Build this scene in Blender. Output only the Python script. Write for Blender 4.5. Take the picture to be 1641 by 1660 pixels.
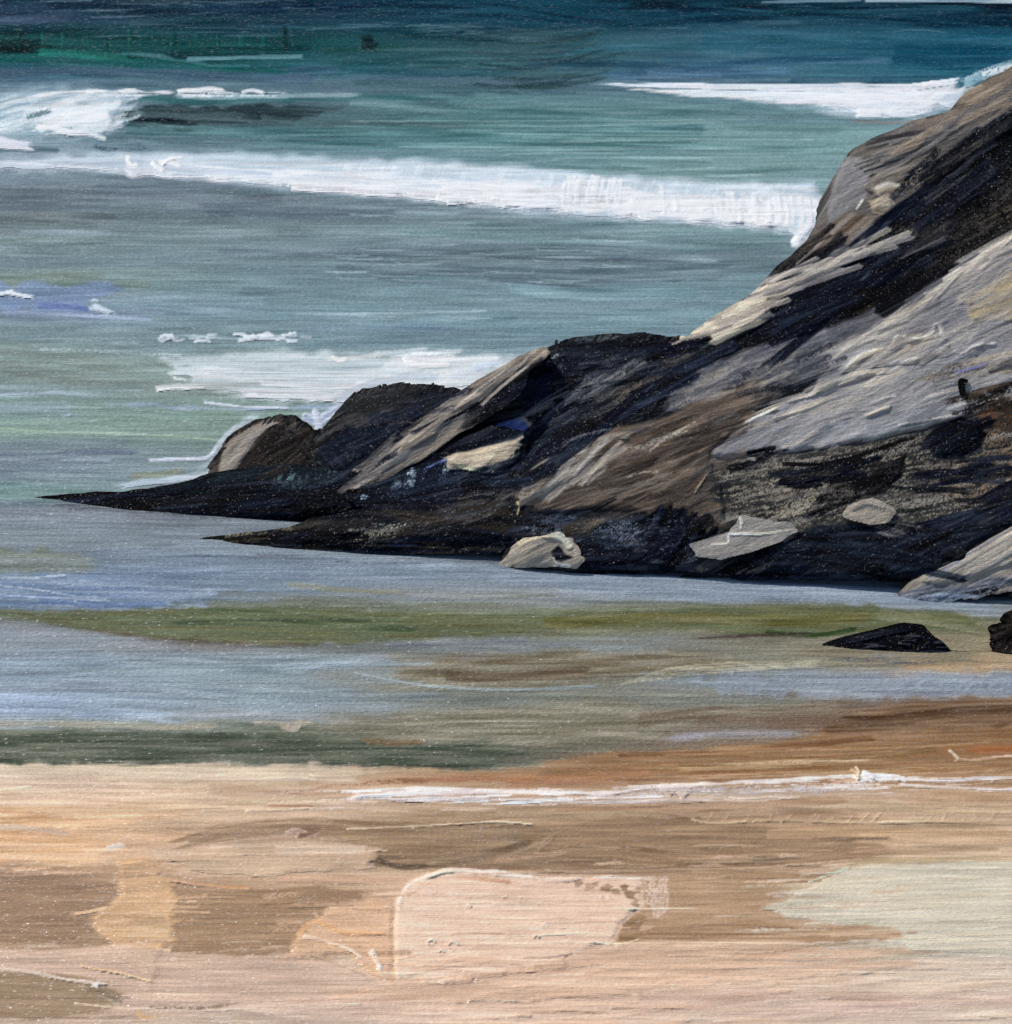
import bpy, math, random
import numpy as np

# ------------------------------------------------------------------ camera, world, sun, exposure
scn = bpy.context.scene
for o in list(bpy.data.objects):
    bpy.data.objects.remove(o)
IW, IH = 1641.0, 1660.0                      # survey frame the ground points are taken from
CAM_H, PITCH, FOV = 30.0, math.radians(24.0), math.radians(20.0)
cd = bpy.data.cameras.new('camera')
cam = bpy.data.objects.new('camera', cd)
scn.collection.objects.link(cam)
cam.location = (0, 0, CAM_H)
cam.rotation_euler = (math.pi / 2 - PITCH, 0, 0)
cd.sensor_fit = 'VERTICAL'
cd.angle = FOV
cd.clip_end = 20000
scn.camera = cam

SUN_EL, SUN_AZ = math.radians(49), math.radians(-46)     # azimuth from +y (north), clockwise positive
sd = np.array([math.sin(SUN_AZ) * math.cos(SUN_EL), math.cos(SUN_AZ) * math.cos(SUN_EL), math.sin(SUN_EL)])
w = bpy.data.worlds.new('World')
scn.world = w
w.use_nodes = True
nt = w.node_tree
sky = nt.nodes.new('ShaderNodeTexSky')
sky.sky_type = 'NISHITA'
sky.sun_disc = False
sky.sun_elevation = SUN_EL
sky.sun_rotation = SUN_AZ
nt.links.new(sky.outputs[0], nt.nodes['Background'].inputs[0])
nt.nodes['Background'].inputs[1].default_value = 0.11
ld = bpy.data.lights.new('sun', 'SUN')
ld.energy = 3.15
ld.angle = math.radians(0.5)
ld.color = (1.0, 0.94, 0.84)
sun = bpy.data.objects.new('sun', ld)
scn.collection.objects.link(sun)
from mathutils import Vector
sun.rotation_euler = Vector((-sd[0], -sd[1], -sd[2])).to_track_quat('-Z', 'Y').to_euler()
scn.view_settings.view_transform = 'Standard'
scn.view_settings.look = 'None'
scn.view_settings.exposure = 0.0
scn.view_settings.gamma = 1.0
scn.view_settings.use_curve_mapping = False

# ------------------------------------------------------------------ sampling grid and rays to the ground
ST, MG = 1.84, 60


def samples(span):
    """fine steps over the part the picture shows, widening steps well beyond it"""
    u = -MG + np.arange(int((span + 2 * MG) / ST)) * ST
    g = np.cumsum(ST * 1.09 ** np.arange(1, 42))
    return np.concatenate([(u[0] - g)[::-1], u, u[-1] + g])


gx, gy = samples(IW), samples(IH)
NC, NR = len(gx), len(gy)
IX = lambda v: int(np.clip(np.searchsorted(gx, v), 0, NC - 1))
IY = lambda v: int(np.clip(np.searchsorted(gy, v), 0, NR - 1))
X, Y = np.meshgrid(gx, gy)
X = X.astype(np.float64); Y = Y.astype(np.float64)
K = 2 * math.tan(FOV / 2) / IH
cp, sp = math.cos(PITCH), math.sin(PITCH)


def ray(px, py):
    u = (px - IW / 2) * K
    v = -(py - IH / 2) * K
    return np.stack([u, cp + v * sp, -sp + v * cp], -1)


D = ray(X, Y)
DN = np.linalg.norm(D, axis=-1)
C0 = np.array([0, 0, CAM_H])


def ground(px, py, z=0.0):
    d = ray(np.float64(px), np.float64(py))
    return C0 + d * ((z - CAM_H) / d[2])


rng = np.random.default_rng(7)
random.seed(7)
LAT = rng.random((64, 256, 256)).astype(np.float32)
_sd = [0]


def seed():
    _sd[0] = (_sd[0] + 1) % 64
    return _sd[0]


def vn(x, y, s=None):
    """smooth value noise, 0..1"""
    T = LAT[seed() if s is None else s]
    xi = np.floor(x); yi = np.floor(y)
    fx = x - xi; fy = y - yi
    xi = xi.astype(np.int64) & 255; yi = yi.astype(np.int64) & 255
    fx = fx * fx * (3 - 2 * fx); fy = fy * fy * (3 - 2 * fy)
    x1 = (xi + 1) & 255; y1 = (yi + 1) & 255
    a = T[yi, xi] * (1 - fx) + T[yi, x1] * fx
    b = T[y1, xi] * (1 - fx) + T[y1, x1] * fx
    return a * (1 - fy) + b * fy


def sst(a, b, x):
    t = np.clip((x - a) / (b - a + 1e-9), 0, 1)
    return t * t * (3 - 2 * t)


def blur(m, r):
    r = max(1, int(r))
    for ax in (0, 1):
        for _ in range(2):
            p = np.pad(m, [(r + 1, r) if a == ax else (0, 0) for a in (0, 1)], mode='edge')
            c = np.cumsum(p, axis=ax)
            n = m.shape[ax]
            if ax == 0:
                m = (c[2 * r + 1:2 * r + 1 + n] - c[:n]) / (2 * r + 1)
            else:
                m = (c[:, 2 * r + 1:2 * r + 1 + n] - c[:, :n]) / (2 * r + 1)
    return m


def lin(c):
    return np.where(c <= 0.04045, c / 12.92, ((c + 0.055) / 1.055) ** 2.4)


def smooth_line(pts, n=5):
    p = np.array(pts, float)
    if len(p) < 3:
        return p
    q = np.vstack([2 * p[0] - p[1], p, 2 * p[-1] - p[-2]])
    out = []
    for i in range(1, len(q) - 2):
        for k in range(n):
            t = k / n
            a, b, c, d = q[i - 1:i + 3]
            out.append(0.5 * ((2 * b) + (c - a) * t + (2 * a - 5 * b + 4 * c - d) * t * t + (3 * b - a - 3 * c + d) * t ** 3))
    out.append(p[-1])
    return np.array(out)


WHITE = rng.random((NR, NC))
GRAIN = 0.8 * WHITE + 0.5 * vn(X / 3.2, Y / 2.8, 60) + 0.3 * vn(X / 7, Y / 5, 61)
GRAIN = (GRAIN - GRAIN.mean()) / GRAIN.std() * 0.2 + 0.5


class Layer:
    """pigment (sRGB), relief height and coverage of one surface, laid on stroke by stroke"""

    def __init__(s, full=False, col=(0, 0, 0)):
        s.c = np.zeros((NR, NC, 3)); s.c[:] = np.array(col) / 255.0
        s.h = np.zeros((NR, NC))
        s.a = np.ones((NR, NC)) if full else np.zeros((NR, NC))
        s.full = full
        s.rec = []
        s.parts = []

    def begin(s):
        m = np.zeros((NR, NC)); s.rec.append(m)
        return m

    def end(s, name, lift=0.08, parent=None, label=None):
        m = s.rec.pop()
        s.parts.append(dict(name=name, m=m, lift=lift, parent=parent, label=label, kids=[]))
        return s.parts[-1]

    def win(s, pts, pad):
        p = np.array(pts)
        x0 = max(0, IX(p[:, 0].min() - pad) - 1); x1 = min(NC, IX(p[:, 0].max() + pad) + 2)
        y0 = max(0, IY(p[:, 1].min() - pad) - 1); y1 = min(NR, IY(p[:, 1].max() + pad) + 2)
        if x1 <= x0 or y1 <= y0:
            return None
        return (slice(y0, y1), slice(x0, x1))

    def lay(s, sl, al, B, edge, col, col2, br, h, ridge, grow):
        if grow:
            s.a[sl] = np.maximum(s.a[sl], al)
        elif not s.full:
            al = al * sst(0.2, 0.5, s.a[sl])
        c1 = np.array(col, float) / 255
        c2 = c1 if col2 is None else np.array(col2, float) / 255
        cc = c1 + (c2 - c1) * sst(0.25, 0.75, B)[..., None] + ((B - 0.5) * br / 255)[..., None]
        A = al[..., None]
        s.c[sl] = s.c[sl] * (1 - A) + np.clip(cc, 0.0, 1) * A
        s.h[sl] = s.h[sl] * (1 - 0.75 * al) + al * h * (0.25 + 1.1 * B + ridge * edge)
        for m in s.rec:
            m[sl] = np.maximum(m[sl], al)

    def S(s, pts, wd, col, col2=None, a=1.0, dry=0.0, br=54, fs=3.6, fl=80, rag=0.4, soft=0.3,
          tail=(0.4, 1.0), h=0.6, ridge=0.4, grow=False, taper=0.0):
        """one brush stroke along a line"""
        q = smooth_line(pts)
        sl = s.win(q, wd * 0.7 + 3)
        if sl is None:
            return
        if not grow and not s.full and s.a[sl].max() < .3:
            return
        x, y = X[sl], Y[sl]
        best = np.full(x.shape, 1e9); S_ = np.zeros_like(x); Lp = np.zeros_like(x)
        acc = 0.0
        for i in range(len(q) - 1):
            a0, b0 = q[i], q[i + 1]
            d = b0 - a0
            ln = math.hypot(*d) + 1e-6
            dx, dy = d / ln
            rx, ry = x - a0[0], y - a0[1]
            t = np.clip(rx * dx + ry * dy, 0, ln)
            ex, ey = rx - t * dx, ry - t * dy
            ds = ex * ex + ey * ey
            k = ds < best
            best = np.where(k, ds, best)
            S_ = np.where(k, np.sqrt(ds) * np.sign(rx * dy - ry * dx), S_)
            Lp = np.where(k, acc + t, Lp)
            acc += ln
        hw = wd / 2 * (1 - taper * (Lp / acc))
        o = rng.random(2) * 90
        B = 0.6 * vn(S_ / fs + o[0], Lp / fl + o[1]) + 0.4 * vn(S_ / (fs * 2.4) + o[1], Lp / (fl * 1.7) + o[0])
        B = np.clip((B - 0.5) * 1.35 + 0.5, 0, 1)
        E = vn(S_ / 7 + o[1], Lp / 28 + o[0])
        e = 1 - np.abs(S_) / hw
        al = sst(0, soft, e + rag * (E - 0.75))
        if acc < 3 * wd:
            tail = (0, 0)
        if tail[0] > 0:
            al = al * sst(0, 0.5, Lp / (tail[0] * wd) - 0.9 * B + 0.15)
        if tail[1] > 0:
            al = al * sst(0, 0.5, (acc - Lp) / (tail[1] * wd) - 0.9 * B + 0.15)
        if dry > 0:
            al = al * sst(dry - 0.09, dry + 0.09, 0.62 * GRAIN[sl] + 0.38 * B)
        edge = sst(0.45, 0.05, e)
        if dry > 0:
            h = h * .4
        s.lay(sl, al * a, B, edge, col, col2, br, h, ridge, grow)

    def P(s, poly, col, col2=None, ang=0.0, a=1.0, dry=0.0, br=50, fs=3.6, fl=80, rag=6, soft=5, h=0.5,
          ridge=0.4, grow=False, rscale=26):
        """an area filled with strokes in one direction"""
        p = np.array(poly, float)
        sl = s.win(p, rag + soft + 3)
        if sl is None:
            return
        if not grow and not s.full and s.a[sl].max() < .3:
            return
        x, y = X[sl], Y[sl]
        ca, sa = math.cos(math.radians(ang)), math.sin(math.radians(ang))
        Lp = x * ca - y * sa
        S_ = x * sa + y * ca
        o = rng.random(2) * 90
        wx = (vn(S_ / 6 + o[0], Lp / rscale + o[1]) - 0.5) * 2 * rag
        wy = (vn(x / 22 + o[0], y / 22 + o[1]) - 0.5) * rag
        xx = x + wx * ca + wy * 0.4; yy = y - wx * sa + wy * 0.4
        best = np.full(x.shape, 1e12); ins = np.zeros(x.shape, bool)
        n = len(p)
        for i in range(n):
            a0, b0 = p[i], p[(i + 1) % n]
            d = b0 - a0
            l2 = d @ d + 1e-9
            t = np.clip(((xx - a0[0]) * d[0] + (yy - a0[1]) * d[1]) / l2, 0, 1)
            best = np.minimum(best, (xx - a0[0] - t * d[0]) ** 2 + (yy - a0[1] - t * d[1]) ** 2)
            c = (a0[1] > yy) != (b0[1] > yy)
            if abs(d[1]) > 1e-9:
                ins ^= c & (xx < d[0] * (yy - a0[1]) / d[1] + a0[0])
        sdv = np.sqrt(best) * np.where(ins, 1, -1)
        B = 0.6 * vn(S_ / fs + o[0], Lp / fl + o[1]) + 0.4 * vn(S_ / (fs * 2.6) + o[1], Lp / (fl * 1.6) + o[0])
        B = np.clip((B - 0.5) * 1.35 + 0.5, 0, 1)
        al = sst(-soft * 0.5, soft * 0.5, sdv)
        if dry > 0:
            al = al * sst(dry - 0.09, dry + 0.09, 0.62 * GRAIN[sl] + 0.38 * B)
        edge = sst(9, 1, np.abs(sdv - 4))
        if dry > 0:
            h = h * .4
        s.lay(sl, al * a, B, edge, col, col2, br, h, ridge, grow)

    def auto(s, n, box, ln, wd, jit=10, ang=(0, 2), a=0.55, h=0.5, dry=0.0, dark=0, br=58):
        """many short strokes that pick up the pigment under them"""
        for _ in range(n):
            cx = random.uniform(box[0], box[2]); cy = random.uniform(box[1], box[3])
            i, j = IY(cy), IX(cx)
            if s.a[i, j] < 0.5:
                continue
            c = s.c[i, j] * 255 + rng.normal(0, jit) + rng.normal(0, jit * 0.35, 3) + dark
            L = random.uniform(*ln) / 2
            an = math.radians(random.gauss(*ang)); bend = random.uniform(-0.04, 0.04) * L
            dx, dy = math.cos(an) * L, -math.sin(an) * L
            s.S([(cx - dx, cy - dy), (cx, cy + bend), (cx + dx, cy + dy)], random.uniform(*wd), np.clip(c, 4, 250),
                a=a, h=h, dry=dry, br=br, tail=(0.8, 1.6))


# ------------------------------------------------------------------ mesh building
def largest(m):
    """largest connected piece of a boolean mask"""
    runs, par = [], []

    def find(i):
        while par[i] != i:
            par[i] = par[par[i]]; i = par[i]
        return i
    prev = []
    ys = np.where(m.any(1))[0]
    last = -2
    for yv in ys:
        r = np.flatnonzero(np.diff(np.concatenate([[0], m[yv].astype(np.int8), [0]])))
        cur = []
        for a, b in zip(r[::2], r[1::2]):
            i = len(par); par.append(i); runs.append((yv, a, b)); cur.append(i)
        if last == yv - 1:
            p = 0
            for i in cur:
                a, b = runs[i][1:]
                for k in prev:
                    if runs[k][1] < b and runs[k][2] > a:
                        ra, rb = find(i), find(k)
                        if ra != rb:
                            par[ra] = rb
        prev, last = cur, yv
    size = {}
    for i, (yv, a, b) in enumerate(runs):
        f = find(i); size[f] = size.get(f, 0) + b - a
    out = np.zeros_like(m)
    if not size:
        return out
    best = max(size, key=size.get)
    for i, (yv, a, b) in enumerate(runs):
        if find(i) == best:
            out[yv, a:b] = True
    return out


def inner(m):
    """weight that is zero on the rim of a mask and one inside"""
    e = m.copy()
    for _ in range(2):
        p = np.pad(e, 1)
        e = p[1:-1, 1:-1] & p[:-2, 1:-1] & p[2:, 1:-1] & p[1:-1, :-2] & p[1:-1, 2:]
    return np.where(m, blur(e.astype(float), 1), 0) * e


def clean(m, fill=True):
    m = largest(m)
    if fill:
        m = largest(m | (blur(m.astype(float), 3) > .5))
    c = m[:-1, :-1] & m[1:, :-1] & m[:-1, 1:] & m[1:, 1:]
    c = largest(c)
    o = np.zeros_like(m)
    o[:-1, :-1] |= c; o[1:, :-1] |= c; o[:-1, 1:] |= c; o[1:, 1:] |= c
    return c, o


def raw_mesh(name, V, quads, tris, cols, mat, parent=None):
    me = bpy.data.meshes.new(name)
    nq, ntr = len(quads), len(tris)
    me.vertices.add(len(V))
    me.vertices.foreach_set('co', np.ascontiguousarray(V, np.float32).ravel())
    loops = np.concatenate([np.asarray(quads, np.int32).ravel(), np.asarray(tris, np.int32).ravel()])
    me.loops.add(len(loops))
    me.loops.foreach_set('vertex_index', loops)
    me.polygons.add(nq + ntr)
    st = np.concatenate([np.arange(nq) * 4, nq * 4 + np.arange(ntr) * 3]).astype(np.int32)
    me.polygons.foreach_set('loop_start', st)
    me.polygons.foreach_set('use_smooth', np.ones(nq + ntr, bool))
    at = me.color_attributes.new('pigment', 'FLOAT_COLOR', 'POINT')
    at.data.foreach_set('color', np.concatenate([cols, np.ones((len(cols), 1))], 1).astype(np.float32).ravel())
    me.update(calc_edges=True)
    me.materials.append(mat)
    o = bpy.data.objects.new(name, me)
    scn.collection.objects.link(o)
    if parent is not None:
        o.parent = parent
    return o


def surf(name, cells, P, col, mat, parent=None, skirt=None, close=True, extra=None):
    """mesh of the marked grid cells; skirt(boundary points) gives the ring behind it"""
    used = np.zeros((NR, NC), bool)
    used[:-1, :-1] |= cells; used[1:, :-1] |= cells; used[:-1, 1:] |= cells; used[1:, 1:] |= cells
    idx = np.full((NR, NC), -1, np.int64)
    n = int(used.sum())
    idx[used] = np.arange(n)
    V = P[used]; cc = col[used]
    q = np.stack([idx[1:, :-1][cells], idx[1:, 1:][cells], idx[:-1, 1:][cells], idx[:-1, :-1][cells]], 1)
    tris = np.zeros((0, 3), np.int64)
    if skirt is not None and len(q):
        e = np.concatenate([q[:, [0, 1]], q[:, [1, 2]], q[:, [2, 3]], q[:, [3, 0]]])
        key = e[:, 0] * n + e[:, 1]; rk = e[:, 1] * n + e[:, 0]
        bd = e[~np.isin(key, rk)]
        bv = np.unique(bd)
        mp = np.full(n, -1, np.int64); mp[bv] = n + np.arange(len(bv))
        ring = skirt(V[bv])
        nb = len(bv)
        q = np.concatenate([q, np.stack([mp[bd[:, 1]] + nb, mp[bd[:, 0]] + nb, mp[bd[:, 0]], mp[bd[:, 1]]], 1)])
        V = np.concatenate([V, ring, V[bv]]); cc = np.concatenate([cc, cc[bv], cc[bv]])
        if close:
            V = np.concatenate([V, ring.mean(0)[None]]); cc = np.concatenate([cc, cc.mean(0)[None]])
            tris = np.stack([mp[bd[:, 1]], mp[bd[:, 0]], np.full(len(bd), len(V) - 1)], 1)
    if extra is not None:
        eV, eQ, eC = extra
        q = np.concatenate([q, np.asarray(eQ) + len(V)])
        V = np.concatenate([V, eV]); cc = np.concatenate([cc, eC])
    return raw_mesh(name, V, q, tris, cc, mat, parent)


def tag(o, label=None, cat=None, group=None, kind=None):
    if label: o['label'] = label
    if cat: o['category'] = cat
    if group: o['group'] = group
    if kind: o['kind'] = kind
    return o


# ------------------------------------------------------------------ materials
def paint_material(name, grain, bump, scl, glint, thr, rough=0.28, bris=(0.5, 9, 9), tilt=0.0, btint=0.1, bbump=0.02):
    """matt pigment over a woven grain whose raised threads are glossy and catch the sun"""
    m = bpy.data.materials.new(name)
    m.use_nodes = True
    t = m.node_tree; N = t.nodes; Lk = t.links
    N.remove(N['Principled BSDF'])
    out = N['Material Output']
    at = N.new('ShaderNodeAttribute'); at.attribute_name = 'pigment'
    tc = N.new('ShaderNodeTexCoord')

    def noise(scale, detail, rgh=0.6):
        mp = N.new('ShaderNodeMapping'); mp.inputs['Scale'].default_value = [q * scale for q in scl]
        Lk.new(tc.outputs['Object'], mp.inputs['Vector'])
        n = N.new('ShaderNodeTexNoise'); n.inputs['Scale'].default_value = 1.0
        n.inputs['Detail'].default_value = detail; n.inputs['Roughness'].default_value = rgh
        Lk.new(mp.outputs[0], n.inputs['Vector'])
        return n.outputs[0]

    def rng_map(x, a, b, c, d):
        r = N.new('ShaderNodeMapRange')
        r.inputs[1].default_value = a; r.inputs[2].default_value = b; r.inputs[3].default_value = c; r.inputs[4].default_value = d
        Lk.new(x, r.inputs[0])
        return r.outputs[0]
    g = rng_map(noise(1.0, 3), 0.28, 0.72, 1 - grain, 1 + grain)
    # fine hair-lines of the brush, running along the surface
    mb = N.new('ShaderNodeMapping'); mb.vector_type = 'TEXTURE'; mb.inputs['Rotation'].default_value = (0, tilt, 0)
    mb.inputs['Scale'].default_value = [1.0 / q for q in bris]
    Lk.new(tc.outputs['Object'], mb.inputs['Vector'])
    nh = N.new('ShaderNodeTexNoise'); nh.inputs['Scale'].default_value = 1.0; nh.inputs['Detail'].default_value = 2.5
    nh.inputs['Roughness'].default_value = 0.65; nh.inputs['Distortion'].default_value = 0.15
    Lk.new(mb.outputs[0], nh.inputs['Vector'])
    hair = nh.outputs[0]
    gm_ = N.new('ShaderNodeMath'); gm_.operation = 'MULTIPLY'
    Lk.new(g, gm_.inputs[0]); Lk.new(rng_map(hair, 0.3, 0.7, 1 - btint, 1 + btint), gm_.inputs[1])
    g = gm_.outputs[0]
    mx = N.new('ShaderNodeVectorMath'); mx.operation = 'SCALE'
    Lk.new(at.outputs['Color'], mx.inputs[0]); Lk.new(g, mx.inputs['Scale'])
    bp = N.new('ShaderNodeBump'); bp.inputs['Strength'].default_value = 1.0; bp.inputs['Distance'].default_value = bump
    nb = noise(1.35, 2)
    hb = N.new('ShaderNodeMath'); hb.operation = 'MULTIPLY_ADD'
    Lk.new(hair, hb.inputs[0]); hb.inputs[1].default_value = bbump / bump; Lk.new(nb, hb.inputs[2])
    Lk.new(hb.outputs[0], bp.inputs['Height'])
    df = N.new('ShaderNodeBsdfDiffuse'); Lk.new(mx.outputs[0], df.inputs['Color']); Lk.new(bp.outputs[0], df.inputs['Normal'])
    gl = N.new('ShaderNodeBsdfAnisotropic'); gl.inputs['Roughness'].default_value = rough
    gl.inputs['Color'].default_value = (1, 1, 1, 1); Lk.new(bp.outputs[0], gl.inputs['Normal'])
    fac = rng_map(noise(0.8, 1), thr, thr + 0.1, 0.003, glint)
    ms = N.new('ShaderNodeMixShader')
    Lk.new(fac, ms.inputs[0]); Lk.new(df.outputs[0], ms.inputs[1]); Lk.new(gl.outputs[0], ms.inputs[2])
    Lk.new(ms.outputs[0], out.inputs['Surface'])
    return m


M_SEA = paint_material('sea_water', 0.16, 0.05, (7, 15, 20), 0.11, 0.62, 0.34, (0.35, 7, 7), 0, 0.16, 0.05)
M_FOAM = paint_material('sea_foam', 0.04, 0.015, (14, 14, 14), 0.06, 0.55, 0.28, (0.6, 8, 8), 0, 0.06, 0.06)
M_SAND = paint_material('beach_sand', 0.07, 0.022, (10, 24, 24), 0.20, 0.61, 0.34, (0.7, 11, 11), 0, 0.08, 0.038)
M_ROCK = paint_material('wet_rock', 0.20, 0.03, (26, 26, 26), 0.10, 0.64, 0.3, (0.8, 14, 14), math.radians(-32), 0.12, 0.035)
G_ALB, R_ALB = np.array([1.06, 1.04, 1.04]), np.array([2.0, 1.94, 1.82])             # pigment to albedo

# ================================================================== SEA
sea = Layer(True)
ROWS = [  # y, colours at x = 0, 410, 820, 1230, 1641
    (-90, [(14, 46, 68)] * 5),
    (0, [(24, 52, 74), (18, 48, 66), (14, 66, 86), (10, 48, 66), (10, 44, 62)]),
    (25, [(28, 56, 80), (24, 58, 76), (16, 66, 84), (14, 58, 80), (10, 48, 68)]),
    (70, [(20, 66, 70), (14, 72, 76), (34, 72, 82), (52, 100, 118), (20, 84, 108)]),
    (110, [(34, 90, 104), (30, 92, 100), (46, 88, 96), (62, 108, 126), (24, 92, 116)]),
    (140, [(78, 112, 132), (78, 112, 126), (76, 108, 124), (80, 120, 136), (40, 100, 122)]),
    (180, [(120, 150, 165), (66, 96, 104), (72, 124, 126), (98, 140, 146), (110, 150, 162)]),
    (215, [(120, 150, 165), (70, 108, 118), (66, 122, 124), (104, 150, 150), (120, 156, 160)]),
    (260, [(140, 160, 178), (100, 138, 150), (96, 140, 146), (112, 154, 154), (120, 160, 160)]),
    (300, [(110, 128, 142), (106, 124, 138), (120, 148, 156), (118, 154, 156), (120, 156, 160)]),
    (330, [(104, 120, 130), (104, 120, 132), (112, 136, 146), (112, 144, 150), (116, 150, 156)]),
    (370, [(112, 130, 132), (114, 138, 142), (114, 142, 148), (112, 150, 152), (112, 150, 152)]),
    (420, [(112, 136, 142), (112, 138, 146), (100, 124, 134), (100, 124, 134), (110, 140, 146)]),
    (455, [(128, 146, 132), (110, 142, 150), (104, 134, 144), (108, 140, 150), (110, 145, 155)]),
    (500, [(120, 140, 165), (112, 146, 154), (114, 150, 160), (114, 154, 164), (114, 150, 160)]),
    (545, [(118, 144, 148), (112, 140, 146), (106, 140, 154), (112, 148, 160), (112, 150, 160)]),
    (590, [(134, 156, 152), (126, 150, 146), (150, 172, 180), (120, 150, 160), (120, 150, 160)]),
    (630, [(126, 148, 146), (134, 152, 144), (150, 170, 178), (120, 150, 160), (120, 150, 160)]),
    (665, [(126, 156, 148), (124, 152, 140), (140, 160, 170), (120, 150, 160), (120, 150, 160)]),
    (700, [(132, 160, 148), (128, 152, 140), (128, 150, 150), (120, 150, 160), (120, 150, 160)]),
    (735, [(120, 138, 150), (130, 152, 148), (128, 150, 150), (120, 150, 160), (120, 150, 160)]),
    (770, [(126, 146, 160), (126, 146, 150), (128, 150, 150), (120, 150, 160), (120, 150, 160)]),
    (805, [(112, 146, 138), (124, 146, 150), (128, 150, 150), (130, 145, 160), (120, 150, 160)]),
    (822, [(124, 136, 150), (122, 134, 148), (124, 138, 154), (130, 145, 160), (130, 145, 160)]),
    (880, [(126, 140, 150), (124, 138, 152), (124, 140, 156), (128, 142, 160), (126, 140, 156)]),
    (930, [(120, 142, 176), (120, 138, 166), (124, 142, 160), (134, 150, 172), (130, 146, 164)]),
    (965, [(106, 132, 184), (118, 138, 160), (134, 142, 146), (138, 156, 176), (134, 150, 164)]),
    (985, [(112, 118, 110), (110, 116, 96), (126, 132, 116), (122, 130, 122), (130, 142, 140)]),
    (1010, [(126, 132, 128), (92, 100, 72), (106, 110, 78), (110, 108, 66), (124, 124, 96)]),
    (1040, [(140, 154, 166), (118, 114, 108), (126, 136, 136), (126, 122, 104), (146, 136, 108)]),
    (1075, [(142, 160, 178), (138, 156, 166), (128, 124, 104), (130, 130, 112), (172, 148, 112)]),
    (1105, [(140, 160, 180), (138, 156, 164), (132, 126, 104), (130, 140, 142), (158, 166, 186)]),
    (1140, [(150, 172, 206), (142, 160, 172), (130, 134, 120), (132, 132, 116), (128, 110, 94)]),
    (1165, [(156, 172, 192), (146, 156, 160), (132, 128, 108), (122, 104, 84), (110, 84, 64)]),
    (1185, [(134, 142, 122), (112, 118, 100), (134, 124, 104), (128, 116, 100), (140, 100, 72)]),
    (1215, [(92, 102, 86), (94, 104, 88), (112, 112, 94), (140, 116, 92), (160, 112, 76)]),
    (1245, [(88, 96, 80), (90, 98, 80), (104, 106, 92), (164, 120, 84), (166, 116, 78)]),
    (1760, [(120, 120, 100)] * 5),
]
wob = (vn(X / 180, Y / 30, 3) - 0.5) * 16 + (vn(X / 60, Y / 9, 4) - 0.5) * 8
yv = np.array([r[0] for r in ROWS], float)
xs5 = np.array([0, 410, 820, 1230, 1641.0])
tab = np.array([r[1] for r in ROWS], float)
yy = np.clip(Y + wob, -90, 1750)
ri = np.clip(np.searchsorted(yv, yy) - 1, 0, len(yv) - 2)
ft = (yy - yv[ri]) / (yv[ri + 1] - yv[ri]); ft = sst(0.1, 0.9, ft)
xw = np.clip(X + (vn(X / 90, Y / 12, 5) - 0.5) * 160, 0, 1640)
ci = np.clip((xw / 410.25).astype(int), 0, 3); fx = sst(0, 1, xw / 410.25 - ci)
for k in range(3):
    t3 = tab[:, :, k]
    a = t3[ri, ci] * (1 - fx) + t3[ri, ci + 1] * fx
    b = t3[ri + 1, ci] * (1 - fx) + t3[ri + 1, ci + 1] * fx
    sea.c[..., k] = (a * (1 - ft) + b * ft) / 255

L = sea
L.auto(150, (-60, -60, 1700, 130), (80, 420), (7, 22), 9, (0, 2.5), 0.6, 0.6)
L.auto(150, (-60, 130, 1450, 460), (120, 460), (8, 26), 6, (-0.5, 2), 0.5, 0.5)
L.auto(170, (-60, 450, 1250, 830), (120, 460), (7, 24), 6, (0, 2), 0.5, 0.5)
L.auto(170, (-60, 830, 1720, 1245), (160, 560), (7, 26), 5, (0, 1.5), 0.5, 0.5)
# far water
L.P([(-80, 52), (120, 50), (300, 62), (470, 70), (520, 92), (380, 100), (180, 98), (-80, 96)], (12, 56, 58), (16, 76, 76), rag=40, soft=26, a=.75, br=20)
L.P([(-80, 58), (60, 58), (70, 92), (-80, 94)], (8, 40, 40), (12, 60, 54), rag=34, soft=26, a=.7)
L.S([(-40, 92), (120, 96), (260, 104), (380, 116), (480, 120)], 22, (18, 98, 92), (20, 82, 84), a=.7, tail=(1, 2))
L.S([(60, 84), (160, 90), (220, 94)], 16, (40, 140, 128), (14, 90, 80), a=.8)
L.S([(190, 86), (260, 92), (330, 104), (420, 108)], 13, (88, 144, 152), (40, 112, 116), a=.7, soft=.8, rag=.9, tail=(1, 1.5))
L.S([(300, 96), (400, 93), (500, 91)], 9, (110, 162, 172), a=.8, tail=(1, 2))
L.S([(-40, 118), (150, 116), (330, 124), (520, 128)], 22, (68, 98, 118), (54, 84, 108), a=.8)
for xq in range(30, 480, 36):
    L.S([(xq, 42 + (xq % 7) * 2), (xq + 2, 84)], 10, (8, 50, 44), (12, 88, 78), a=.45, tail=(.4, 1))
for i in range(12):
    yq = random.uniform(14, 48); xq = random.uniform(660, 760)
    L.S([(xq, yq + 14), (xq + 45, yq + 3), (xq + 100, yq + 8)], random.uniform(3, 7), random.choice([(70, 98, 114), (24, 58, 76), (30, 66, 84)]), (24, 66, 84), a=.5, h=1.1, tail=(3, 5))
for i in range(26):
    yq = random.uniform(46, 138); xq = random.uniform(740, 850)
    L.S([(xq, yq), (xq + 60, yq + 6), (xq + 130, yq), (xq + 180, yq - 12)], random.uniform(5, 12), random.choice([(44, 76, 80), (30, 60, 66), (70, 104, 104), (38, 66, 66)]), (40, 72, 84), a=.5, h=.9, tail=(2, 4))
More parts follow.
